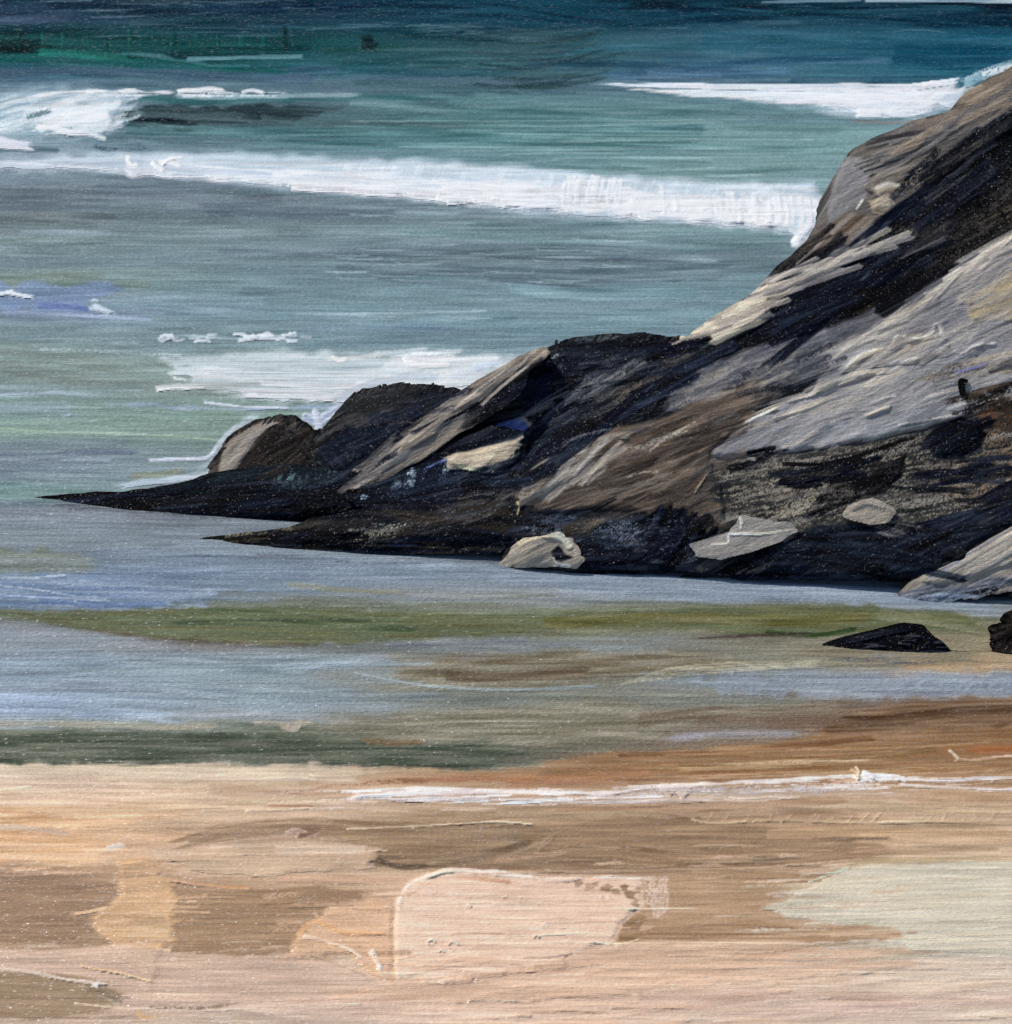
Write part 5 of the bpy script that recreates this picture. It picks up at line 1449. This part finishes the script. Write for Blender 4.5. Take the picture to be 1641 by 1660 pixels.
L = rock('boulder', 'grey plate shaped boulder with a cream line at the foot of the headland',
         [(1112, 884), (1150, 872), (1180, 864), (1200, 834), (1240, 842), (1280, 846), (1294, 862), (1270, 876), (1220, 894), (1170, 908), (1130, 902)],
         (132, 129, 126), (118, 116, 114), ang=14, k=-.16, rag=5, soft=3, thick=.8, h=1, br=14, group='pale boulders at the foot of the headland')
m = L.begin()
L.S([(1150, 882), (1180, 880), (1184, 866), (1230, 866), (1270, 860), (1290, 858)], 6, (190, 182, 168), h=1.4, rag=.8, a=.8)
L.S([(1198, 834), (1202, 846), (1200, 862)], 6, (172, 166, 154), h=2.4)
L.end('ridge', .05, label='thin cream ridge')

L = rock('boulder', 'small pale striped boulder on the dark foot, right of the grey plate boulder',
         [(1364, 838), (1376, 822), (1410, 806), (1436, 814), (1454, 830), (1444, 846), (1410, 850), (1380, 844)],
         (152, 145, 134), (124, 120, 114), ang=-8, k=-.16, rag=5, soft=3, thick=.8, h=1.6, br=30, group='pale boulders at the foot of the headland')
m = L.begin()
L.S([(1376, 826), (1408, 814), (1440, 824)], 10, (170, 162, 148), (136, 130, 122), h=2, rag=.5)
L.end('crest', .05)

L = rock('rock_ledge', 'pale slanting ledge running into the water at the right edge below the dark foot',
         [(1450, 968), (1482, 940), (1520, 916), (1560, 890), (1600, 868), (1641, 838), (1735, 790), (1735, 960), (1660, 956), (1600, 966), (1540, 976), (1490, 976)],
         (138, 132, 124), (112, 110, 110), ang=30, k=-.25, rag=8, soft=5, thick=1.6, h=1.3, br=30)
m = L.begin()
L.P([(1490, 944), (1560, 900), (1641, 850), (1735, 800), (1735, 880), (1620, 920), (1540, 948)], (150, 144, 134), (122, 120, 118), ang=30, rag=8, soft=5, br=34, h=1.5)
for i in range(14):
    t = random.random(); x = 1490 + t * 110; y = 946 - t * 60
    L.S([(x, y), (x + 50, y - 28), (x + 110, y - 66)], 5, random.choice([(168, 162, 150), (100, 102, 110), (112, 118, 140), (160, 150, 132)]), a=.7, h=1.6, tail=(1, 3))
L.end('pale_top', .08)
L.P([(1450, 968), (1500, 948), (1560, 950), (1620, 934), (1660, 944), (1600, 962), (1530, 974)], (70, 76, 88), (96, 100, 108), ang=10, dry=.3, rag=10, soft=8)
L.S([(1480, 972), (1560, 966), (1620, 954)], 12, (46, 54, 68), (100, 106, 116), dry=.35)
L.P([(1470, 968), (1530, 960), (1600, 966), (1540, 978)], (120, 132, 148), dry=.35, a=.8)

# ---- rocks in the shallows
L = rock('rock', 'low black triangular rock alone in the shallows at the lower right',
         [(1326, 1046), (1350, 1038), (1400, 1026), (1450, 1016), (1478, 1010), (1496, 1012), (1506, 1022), (1530, 1042), (1546, 1056), (1578, 1062), (1560, 1068), (1500, 1062), (1440, 1060), (1360, 1054)],
         (16, 18, 27), (25, 27, 36), ang=4, line=((1326, 1062), (1578, 1074)), k=0, rag=3, soft=4, thick=1, bulge=.15, group='black rocks in the shallows')
m = L.begin()
L.S([(1360, 1042), (1430, 1026), (1490, 1016)], 14, (22, 24, 36), (34, 37, 48), h=1.2, rag=.4)
L.end('crest', .04)
for i in range(16):
    x = random.uniform(1370, 1520); y = random.uniform(1030, 1056)
    L.S([(x, y), (x + 12, y), (x + 26, y + 1)], 3, (74, 78, 88), a=.7, h=2, tail=(.5, 1.5))

L = rock('rock', 'ragged dark brown rock cut by the right edge beside the black triangular rock',
         [(1596, 1062), (1618, 1050), (1606, 1030), (1626, 1016), (1641, 996), (1735, 950), (1735, 1068), (1640, 1064)],
         (30, 26, 26), (42, 38, 37), ang=20, line=((1590, 1070), (1735, 1076)), k=0, rag=6, soft=4, thick=1, bulge=.15, group='black rocks in the shallows')
for i in range(26):
    x = random.uniform(1608, 1640); y = random.uniform(1010, 1058)
    L.S([(x + 26, y - 6), (x + 8, y), (x - random.uniform(4, 14), y + 4)], 5, (30, 25, 26), (46, 40, 38), a=.9, grow=True, tail=(.1, 1.2))
m = L.begin()
L.S([(1622, 1040), (1660, 1010), (1720, 980)], 20, (44, 39, 37), (30, 27, 28), h=1.2, rag=.5)
L.end('crest', .04)

L = rock('black_mark', 'tiny upright black paint mark on the pale grey slope near the right edge',
         [(1553, 616), (1560, 612), (1568, 616), (1564, 628), (1566, 642), (1558, 642), (1554, 628)],
         (14, 15, 20), (24, 25, 32), ang=80, k=-.4, rag=1.5, soft=3, thick=.3, bulge=.05, group=None)  # black paint mark, modelled as a small raised lump
L.S([(1562, 624), (1568, 618), (1570, 614)], 4, (16, 17, 22), grow=True, rag=.1, tail=(.1, .1))

def across(*a, **k):
    """one dark or grey brush stroke that runs over neighbouring rocks"""
    st = rng.bit_generator.state; q = _sd[0]
    for Lq in rocks:
        if Lq.info['name'] in ('boulder', 'black_mark'):
            continue
        rng.bit_generator.state = st; _sd[0] = q
        Lq.S(*a, **k)


DK = [(15, 17, 26), (24, 31, 48), (19, 23, 36), (36, 45, 64), (18, 23, 42), (44, 51, 66)]
LT = [(150, 146, 140), (128, 126, 126), (168, 160, 148), (116, 114, 114)]


def band(p, q, n, wd, spread, cols, ln=(60, 170), a=.8, dry=0.0, h=.8, tail=(.6, 2.5)):
    """a run of slanting strokes between two points"""
    p = np.array(p, float); q = np.array(q, float)
    d = q - p; L_ = math.hypot(*d); d /= L_; nn = np.array([-d[1], d[0]])
    for _ in range(n):
        c = p + d * random.uniform(0, L_) + nn * random.gauss(0, spread)
        l = random.uniform(*ln) / 2
        t = d + nn * random.gauss(0, .08)
        col = random.choice(cols)
        across([tuple(c - t * l), tuple(c + nn * random.uniform(-4, 4)), tuple(c + t * l)], random.uniform(*wd), col, tuple(min(255, v + 14) for v in col),
               a=a, dry=dry, h=h, tail=tail, br=26)


NV = [(30, 40, 58), (38, 48, 66), (26, 34, 52), (44, 54, 70)]
MG_ = [(74, 76, 82), (88, 88, 92), (62, 66, 76), (82, 76, 70)]
band((1100, 570), (900, 610), 12, (16, 30), 18, NV, ln=(60, 140), a=.6, dry=.3)
band((1110, 600), (900, 690), 14, (12, 24), 22, MG_, ln=(50, 120), a=.6, dry=.44)
band((1500, 380), (1260, 510), 14, (16, 32), 20, NV, ln=(70, 150), a=.65, dry=.25)
band((1641, 300), (1450, 430), 16, (14, 28), 22, [(84, 76, 68), (70, 66, 64), (60, 56, 56)], ln=(60, 150), a=.6, dry=.46)
band((1500, 900), (1260, 900), 14, (16, 30), 18, NV, ln=(80, 180), a=.65, dry=.2)
band((1120, 880), (850, 870), 14, (14, 28), 22, NV + MG_, ln=(50, 130), a=.6, dry=.36)
band((840, 770), (620, 810), 14, (14, 26), 16, NV, ln=(50, 120), a=.65, dry=.25)
band((700, 680), (540, 730), 10, (16, 28), 14, NV, ln=(50, 110), a=.6, dry=.25)
band((580, 780), (380, 790), 12, (10, 20), 8, NV + [(56, 66, 74)], ln=(60, 140), a=.6, dry=.36)
band((1320, 560), (1130, 640), 18, (16, 34), 22, [(104, 104, 108), (90, 92, 98), (120, 116, 110)], ln=(60, 140), a=.55, dry=.3)
band((1140, 700), (900, 790), 14, (18, 36), 26, [(92, 82, 74), (104, 94, 86), (80, 72, 66)], ln=(80, 170), a=.6)
band((1641, 520), (1300, 680), 18, (18, 36), 36, [(136, 136, 136), (124, 124, 128), (146, 142, 136)], ln=(80, 180), a=.5)
band((1641, 770), (1200, 800), 20, (14, 30), 26, [(96, 92, 86), (78, 76, 74), (112, 106, 96)], ln=(60, 150), a=.55, dry=.42)
band((1150, 580), (820, 790), 16, (12, 26), 9, DK, ln=(70, 180), a=.9)
band((830, 780), (560, 826), 12, (8, 20), 8, DK, a=.85)
band((2050, 160), (1700, 300), 14, (16, 34), 24, DK, ln=(80, 200), a=.8)
band((2150, 700), (1700, 780), 20, (10, 26), 40, DK, ln=(60, 160), a=.8, dry=.3)
band((2160, 920), (1700, 900), 16, (12, 28), 24, DK, ln=(70, 180), a=.8)
band((2100, 420), (1720, 520), 24, (8, 24), 70, LT, ln=(60, 180), a=.6)
band((1641, 250), (1260, 520), 22, (12, 30), 20, DK, ln=(80, 200), a=.8)
band((1641, 200), (1440, 350), 14, (8, 20), 22, DK, a=.65, dry=.38)
band((1430, 420), (1260, 510), 10, (12, 24), 10, DK, a=.8)
band((1336, 384), (1240, 456), 16, (6, 14), 7, [(40, 40, 46), (30, 31, 38), (66, 62, 60)], ln=(30, 70), a=.75)
band((1130, 556), (890, 600), 16, (10, 22), 14, DK, a=.8)
band((930, 640), (860, 700), 8, (10, 20), 14, DK, a=.7, dry=.3)
band((880, 600), (740, 700), 8, (8, 16), 8, DK, a=.7, dry=.3)
band((740, 650), (560, 750), 14, (10, 22), 16, DK, a=.7, dry=.25)
band((520, 700), (420, 760), 10, (8, 16), 12, [(40, 36, 36), (54, 48, 46), (30, 28, 32)], ln=(40, 90), a=.7)
band((800, 790), (300, 824), 20, (8, 18), 9, DK, ln=(80, 220), a=.8)
band((880, 872), (420, 882), 16, (6, 14), 7, DK, ln=(80, 200), a=.8)
band((860, 850), (640, 840), 10, (8, 16), 12, [(60, 54, 50), (40, 38, 40), (24, 26, 34)], a=.7)
band((1130, 910), (860, 900), 14, (8, 18), 10, DK, ln=(50, 140), a=.7)
band((1120, 850), (1060, 920), 9, (14, 26), 16, [(16, 20, 36), (22, 28, 50), (14, 16, 26)], ln=(40, 90), a=.85)
band((1641, 810), (1440, 900), 16, (10, 24), 14, DK, ln=(60, 160), a=.8)
band((1500, 920), (1250, 900), 16, (8, 18), 14, [(24, 32, 46), (32, 42, 56), (18, 22, 32)], ln=(70, 180), a=.75)
band((1600, 690), (1500, 730), 8, (12, 22), 14, [(20, 26, 42), (16, 18, 28)], ln=(40, 90), a=.8)
band((1641, 760), (1480, 780), 14, (5, 12), 16, DK, ln=(60, 150), a=.8, dry=.3, tail=(1, 3))
band((1400, 760), (1270, 776), 8, (6, 13), 8, DK, ln=(60, 140), a=.85)
band((1641, 640), (1560, 660), 8, (8, 16), 8, [(34, 30, 32), (50, 42, 38)], ln=(40, 90), a=.75, dry=.3)
band((1330, 590), (1180, 640), 12, (8, 16), 14, [(60, 64, 74), (46, 50, 62), (84, 86, 92)], ln=(40, 110), a=.6, dry=.36)
band((1180, 690), (900, 800), 16, (8, 18), 26, [(70, 62, 56), (96, 88, 80), (58, 52, 50)], ln=(60, 150), a=.5)
band((1160, 690), (920, 760), 8, (4, 9), 24, LT, ln=(40, 110), a=.5, dry=.4)
band((1640, 420), (1400, 560), 20, (4, 11), 26, LT + [(96, 96, 100)], ln=(60, 170), a=.7)
band((1620, 560), (1240, 690), 26, (4, 12), 28, LT, ln=(40, 140), a=.55)
band((1640, 150), (1420, 260), 14, (5, 14), 20, [(112, 104, 96), (88, 86, 86), (128, 118, 106)], ln=(50, 140), a=.6)
band((1420, 404), (1240, 476), 8, (4, 9), 6, LT, ln=(50, 130), a=.6)
band((1240, 490), (1120, 548), 8, (4, 9), 7, [(190, 180, 164), (150, 142, 134)], ln=(40, 100), a=.6)
SL = [(150, 145, 138), (136, 132, 128), (164, 156, 146), (122, 119, 117)]
band((1436, 392), (1236, 474), 18, (6, 14), 7, SL, ln=(70, 150), a=.85, tail=(.8, 2))
band((1246, 498), (1118, 548), 14, (7, 15), 9, [(168, 160, 148), (150, 143, 134), (182, 172, 156), (130, 125, 120)], ln=(50, 110), a=.8, tail=(.5, 1))
band((1250, 536), (1480, 420), 12, (8, 18), 12, NV + DK, ln=(60, 130), a=.8)
band((590, 770), (860, 585), 20, (6, 13), 9, [(134, 127, 119), (150, 143, 134), (112, 107, 102), (98, 95, 94)], ln=(60, 150), a=.8, tail=(.8, 3))
band((1000, 608), (850, 690), 12, (6, 12), 9, [(96, 98, 102), (112, 110, 108), (78, 82, 90)], ln=(50, 120), a=.7, dry=.3)
band((950, 600), (1100, 570), 10, (6, 14), 12, [(62, 66, 76), (76, 80, 88)], ln=(40, 110), a=.6, dry=.4)
band((900, 800), (980, 730), 14, (7, 14), 14, SL, ln=(50, 120), a=.7, tail=(.8, 2))
band((700, 830), (840, 800), 12, (8, 16), 16, [(72, 66, 62), (84, 80, 78), (58, 60, 68)], ln=(50, 120), a=.65, dry=.36)
band((620, 660), (720, 640), 10, (8, 16), 14, [(70, 68, 68), (58, 60, 66), (46, 52, 66)], ln=(40, 90), a=.6, dry=.36)
band((1480, 320), (1641, 220), 12, (8, 18), 20, [(66, 66, 70), (80, 76, 72)], ln=(50, 130), a=.6, dry=.42)
band((1180, 870), (1330, 820), 14, (8, 16), 14, [(112, 108, 102), (92, 90, 88), (126, 122, 114)], ln=(40, 100), a=.65, dry=.34)
band((1380, 830), (1480, 850), 10, (8, 14), 10, [(118, 114, 108), (96, 94, 92)], ln=(40, 90), a=.6, dry=.36)
for _ in range(26):                       # dry pale scuffs along the foot
    x = random.uniform(840, 1120); y = random.uniform(836, 910)
    across([(x, y), (x + 14, y - 3), (x + 30, y - 4)], 7, (96, 106, 118), a=.55, dry=.54, h=1.2)
for _ in range(40):
    x = random.uniform(560, 840); y = random.uniform(740, 880)
    across([(x, y), (x + 8, y - 5), (x + 18, y - 8)], 6, (98, 106, 114), a=.5, dry=.56, h=1.2)
for _ in range(60):
    x = random.uniform(1160, 1640); y = random.uniform(720, 850)
    across([(x, y), (x + 20, y - 3), (x + 46, y - 8)], 6, random.choice([(30, 32, 40), (20, 21, 28), (56, 56, 58)]), a=.7, dry=.45, h=.6)
# ragged waterline: bristly ends that run off the low rocks
for Lq in rocks:
    nm = Lq.info['label']
    if 'tongue' in Lq.info['name']:
        for _ in range(34):
            x = random.uniform(110, 420); y = 812 - max(0, x - 120) * .085 + random.uniform(-4, 2)
            Lq.S([(x - 30, y + 4), (x, y), (x + 50, y - 4)], random.uniform(3, 7), random.choice(DK), a=.9, grow=True, tail=(2.5, 1), h=.8)
        for _ in range(40):
            x = random.uniform(190, 700); y = 836 + (x - 190) * .03 + random.uniform(-6, 4)
            Lq.S([(x - 40, y), (x, y + 1), (x + 50, y + 1)], random.uniform(3, 8), random.choice(DK), a=.9, grow=True, tail=(2.5, 2.5), dry=.3, h=.8)
    if nm.startswith('low dark ledge'):
        for _ in range(50):
            x = random.uniform(350, 820); y = 876 + min(1, (x - 350) / 200) * 16 + random.uniform(-8, 4)
            Lq.S([(x - 40, y), (x, y + 1), (x + 50, y + 1)], random.uniform(3, 8), random.choice(DK + [(60, 54, 46)]), a=.9, grow=True, tail=(2.5, 2.5), dry=.3, h=.8)
    if nm.startswith('low black triangular'):
        for _ in range(30):
            x = random.uniform(1335, 1565); y = 1058 + (x - 1335) * .03 + random.uniform(-8, 4)
            Lq.S([(x - 26, y), (x, y), (x + 30, y + 1)], random.uniform(2.5, 5), random.choice(DK), a=.9, grow=True, tail=(3, 3), dry=.34, h=.8)
    if nm.startswith('broad dark hump') or nm.startswith('rounded dark') or nm.startswith('brown pointed'):
        px_, py_ = np.where(Lq.a.T > .5)
        for _ in range(60):
            j = random.choice(np.unique(px_).tolist()); col_ = np.flatnonzero(Lq.a[:, j] > .5)
            x = gx[j]; y = gy[col_[0]] + 3
            Lq.S([(x - 6, y + 8), (x, y), (x + random.uniform(2, 12), y - random.uniform(3, 9))], random.uniform(2.5, 4.5), random.choice([(44, 46, 52), (30, 32, 40), (66, 64, 64)]), a=.9, grow=True, tail=(.2, 2), dry=.25, h=.8)
    if nm.startswith('large grey'):
        for _ in range(26):
            x = random.uniform(840, 1460); y = 928 + (x - 840) * .018 + random.uniform(-6, 3)
            Lq.S([(x - 30, y), (x, y + 1), (x + 40, y)], random.uniform(4, 8), random.choice(DK), a=.9, grow=True, tail=(1.5, 2), dry=.25, h=.8)

# ================================================================== build everything
def streaks(ang, per, ln, s1, s2, wv=12):
    ca, sa = math.cos(math.radians(ang)), math.sin(math.radians(ang))
    l_ = X * ca - Y * sa
    n_ = X * sa + Y * ca + (vn(X / 420, Y / 70, s2) - .5) * wv
    q = .6 * vn(n_ / per, l_ / ln, s1) + .4 * vn(n_ / (per * 2.7), l_ / (ln * 2), s2)
    return (q - .5) * 2


STR_H = streaks(0, 3.3, 70, 30, 31)
STR_R = streaks(28, 3.6, 50, 32, 33, 40)
for Lq in (sea, beach):
    Lq.h = .45 * Lq.h + .55 * blur(Lq.h, 1) + .35 * STR_H
    Lq.c = np.clip(Lq.c + (STR_H * .075 + (WHITE - .5) * .06)[..., None] * (.35 + Lq.c), 0, 1)
for Lq in rocks:
    Lq.h = .5 * Lq.h + .5 * blur(Lq.h, 1) + .35 * STR_R
    lum = Lq.c.mean(-1)[..., None]
    Lq.c = Lq.c * (.72 + .36 * sst(.10, .42, lum))
    Lq.c = np.clip(Lq.c + (STR_R * .09 + (WHITE - .5) * .10)[..., None] * (.12 + Lq.c), 0, 1)
gm = sea.c.mean(-1)[..., None]
sea.c = np.clip(gm + (sea.c - gm) * (1 - .22 * sst(110, 190, Y) * sst(720, 560, Y))[..., None], 0, 1)
sea.c += np.array([-.006, .014, .016]) * (sst(110, 190, Y) * sst(720, 560, Y))[..., None]
bl_ = sea.c[..., 2] - sea.c[..., 1]
sea.c[..., 2] -= np.clip(bl_, 0, 1) * .32 * sst(700, 860, Y)
shm = sst(-5, 5, Y + (vn(X / 30, Y / 3, 34) - .5) * 8 - shore[None, :])[..., None]
near = (np.abs(Y - shore[None, :]) < 24)[..., None]
mixc = sea.c * (1 - shm) + beach.c * shm
sea.c = np.where(near, mixc, sea.c); beach.c = np.where(near, mixc, beach.c)
cover = np.zeros((NR, NC))
for L in rocks:
    cover = np.maximum(cover, L.a > .5)
hidden = blur(cover.astype(float), 9) > .985

# --- sea
swell = (vn(X / 300, Y / 60, 11) - .5) * .12 * sst(900, 500, Y)
smallh = .026
zs = lambda y: 0.0
hz = sea.h * smallh + swell
for f in foams:
    f['bm'] = sst(.3, .9, blur(f['m'], 7))
    if f['name'] in ('breaking_wave',):
        hz = hz + blur(f['m'], 30) * f['lift'] * .5
PS = plane_points(lambda y: 0.0, hz)
vm = (Y < (shore[None, :] + 16)) & ~hidden
vc = vm[:-1, :-1] & vm[1:, :-1] & vm[:-1, 1:] & vm[1:, 1:]


def far_sheet(z, y0, y1, c0, nx=14, ny=14, xr=4000, power=3):
    ux = np.sign(np.linspace(-1, 1, nx)) * np.abs(np.linspace(-1, 1, nx)) ** power * xr
    uy = y0 + (np.linspace(0, 1, ny) ** power) * (y1 - y0)
    gxx, gyy = np.meshgrid(ux, uy)
    V = np.stack([gxx.ravel(), gyy.ravel(), np.full(gxx.size, z)], 1)
    q = []
    for i in range(ny - 1):
        for j in range(nx - 1):
            a = i * nx + j
            q.append((a, a + 1, a + nx + 1, a + nx) if y1 > y0 else (a, a + nx, a + nx + 1, a + 1))
    return V, np.array(q), np.tile(np.array(c0)[None], (len(V), 1))


def alb(c, g, sat=.84, off=0.002, gam=1.0):
    y = c @ np.array([.3, .55, .15])
    return np.clip(lin(np.clip(y[..., None] + (c - y[..., None]) * sat, 0, 1)) ** gam * g - off, .0015, .86)



seaC = alb(sea.c, G_ALB)
eV, eQ, eC = far_sheet(-.22, YS - 1.5, 9000, lin(np.array([20, 62, 84]) / 255.), nx=24, ny=24, xr=9000)
bh = hidden & (Y < shore[None, :])
B4 = 5
rI = np.arange(0, NR, B4); cI = np.arange(0, NC, B4)
sub = PS[np.ix_(rI, cI)] - np.array([0, 0, .05]); subc = seaC[np.ix_(rI, cI)]
hq = []
for a_ in range(len(rI) - 1):
    for b_ in np.flatnonzero([bh[rI[a_]:rI[a_ + 1] + 1, cI[q_]:cI[q_ + 1] + 1].any() for q_ in range(len(cI) - 1)]):
        k_ = a_ * len(cI) + int(b_)
        hq.append((k_ + len(cI), k_ + len(cI) + 1, k_ + 1, k_))
nearf = np.exp(-np.maximum(0, eV[:, 1] - 60) / 40)[:, None]
eC = eC * (1 - nearf) + lin(np.array([112, 140, 150]) / 255.)[None] * nearf
hq = np.array(hq); use_, inv_ = np.unique(hq, return_inverse=True)
eQ = np.concatenate([np.asarray(eQ), inv_.reshape(hq.shape) + len(eV)])
eV = np.concatenate([eV, sub.reshape(-1, 3)[use_]]); eC = np.concatenate([eC, subc.reshape(-1, 3)[use_]])
o = surf('sea', vc, PS, seaC, M_SEA, extra=(eV, eQ, eC), skirt=lambda v: v - np.array([0, 0, .06]), close=False)
tag(o, 'grey green sea with dark blue water far out and kelp coloured bands inshore', None, None, 'structure')

# --- beach
PB = plane_points(beach_z, beach.h * .019)
vb = (Y > shore[None, :])
vc = vb[:-1, :-1] & vb[1:, :-1] & vb[:-1, 1:] & vb[1:, 1:]
beach.c[..., 0] += .012 * sst(1240, 1300, Y); beach.c[..., 2] += .026 * sst(1240, 1300, Y)
beachC = alb(beach.c, np.array([1.07, 1.02, .93]), .88)
eV, eQ, eC = far_sheet(0, YS + .5, -300, lin(np.array([206, 182, 154]) / 255.), nx=20, ny=20, xr=1500)
eV[:, 2] = beach_z(eV[:, 1]) - .07
beach_o = surf('beach', vc, PB, beachC, M_SAND, extra=(eV, eQ, eC), skirt=lambda v: v - np.array([0, 0, .3]), close=False)
tag(beach_o, 'pale peach and tan sand beach with orange wet sand along the water', None, None, 'structure')
used_names = {}
for name, m, lift in sand_parts:
    c, mm = clean(m > .5)
    b = sst(.5, .98, blur(mm.astype(float), 4)) * inner(mm)
    P2 = plane_points(beach_z, beach.h * .019 + lift * .3 * b + .003)
    surf(name, c, P2, beachC, M_SAND, parent=beach_o)

# --- foam and waves
for f in foams + foams_b:
    c, mm = clean(f['m'] > f['thr'])
    if c.sum() < 4:
        print('EMPTY', f['name']); continue
    b = sst(.5, 1., blur(mm.astype(float), 4)) * inner(mm)
    if f in foams:
        h2 = hz + f['lift'] * .12 * b + .008
        P2 = plane_points(lambda y: 0.0, h2); C2 = seaC
    else:
        P2 = plane_points(beach_z, beach.h * .019 + f['lift'] * .7 * b + .004); C2 = beachC
    o = surf(f['name'], c, P2, C2, M_FOAM)
    tag(o, f['label'], f['cat'], f['group'])

# --- rocks
FOLD = (vn((X * .55 + Y * .84) / 60, (X * .84 - Y * .55) / 260, 20) - .5) * 2
FINE = (vn((X * .55 + Y * .84) / 14, (X * .84 - Y * .55) / 60, 21) - .5) * 2
for L in rocks:
    f = L.info
    c, mm = clean(L.a > .5, False)
    g1 = ground(*f['line'][0], z=-.15); g2 = ground(*f['line'][1], z=-.15)
    al = g2 - g1; al /= np.linalg.norm(al)
    back = np.array([-al[1], al[0], 0.0])
    s_ = math.radians(f['slope'])
    up = back * math.cos(s_) + np.array([0, 0, math.sin(s_)])
    nrm = np.cross(al, up)
    a1 = blur(L.a, 1)
    gyy, gxx = np.gradient(a1)
    g2_ = gxx ** 2 + gyy ** 2 + 1e-4
    er = ~(c[:-1, :-1] & c[1:, :-1] & c[:-1, 1:] & c[1:, 1:])
    ed = np.ones((NR, NC), bool); ed[1:-1, 1:-1] = er
    sh_ = np.clip((a1 - .5) / g2_, -40, 40)
    ddx, ddy = -gxx * sh_, -gyy * sh_
    ln_ = np.sqrt(ddx ** 2 + ddy ** 2) + 1e-6
    lim = np.minimum(ln_, .9) / ln_ * ed
    D_ = ray(X + ddx * lim * ST, Y + ddy * lim * ST)
    DN_ = np.linalg.norm(D_, axis=-1)
    T = ((g1 - C0) @ nrm) / (D_ @ nrm)
    bl = blur(mm.astype(float), 14)
    rel = f['bulge'] * np.sqrt(np.clip((bl - .3) / .7, 0, 1)) + .10 * FOLD * np.clip(bl * 2 - 1, 0, 1) + .03 * FINE * np.clip(bl * 2 - 1, 0, 1)
    rel = rel + L.h * .034 - f['k']
    if f['name'] in ('boulder', 'black_mark'):          # these sit on the headland's own surface
        rel = blur(top_rel, 4) + .06 + .5 * (rel + f['k'])
    col = alb(L.c, R_ALB, 1.0, .002, 1.15)
    th = f['thick']

    def back_ring(v, th=th):
        r = v + np.array([0, cp, -sp]) * th
        return r + (r.mean(0) - r) * .04
    Pm = C0 + D_ * (T - rel / DN_)[..., None]
    if f['name'] == 'rocky_headland':
        top_rel = rel.copy()
    ob = surf(f['name'], c, Pm, col, M_ROCK, skirt=back_ring)
    tag(ob, f['label'], 'rock' if f['name'] != 'rocky_headland' else 'headland', f['group'] if f['name'] != 'rocky_headland' else None)
    for p in L.parts:
        c2, m2 = clean((p['m'] > .5) & mm)
        if c2.sum() < 6:
            print('EMPTY part', p['name']); continue
        b2 = sst(.5, 1., blur(m2.astype(float), 4)) * inner(m2)
        base = p['parent']['rel'] if p['parent'] is not None else rel
        r2 = base + p['lift'] * .35 * b2 + .012
        p['rel'] = r2
        if f['name'] == 'rocky_headland':
            top_rel = np.where(m2, np.maximum(top_rel, r2), top_rel)
        P2 = C0 + D_ * (T - r2 / DN_)[..., None]
        nv = np.array([0, math.sin(s_), -math.cos(s_)])
        po = surf(p['name'], c2, P2, col, M_ROCK, parent=(p['parent']['obj'] if p['parent'] is not None else ob))
        p['obj'] = po
        if p['label']: po['label'] = p['label']
print('tris', sum(sum(len(q.vertices) - 2 for q in o.data.polygons) if len(o.data.polygons) < 1 else len(o.data.loops) - 2 * len(o.data.polygons) for o in scn.objects if o.type == 'MESH'))
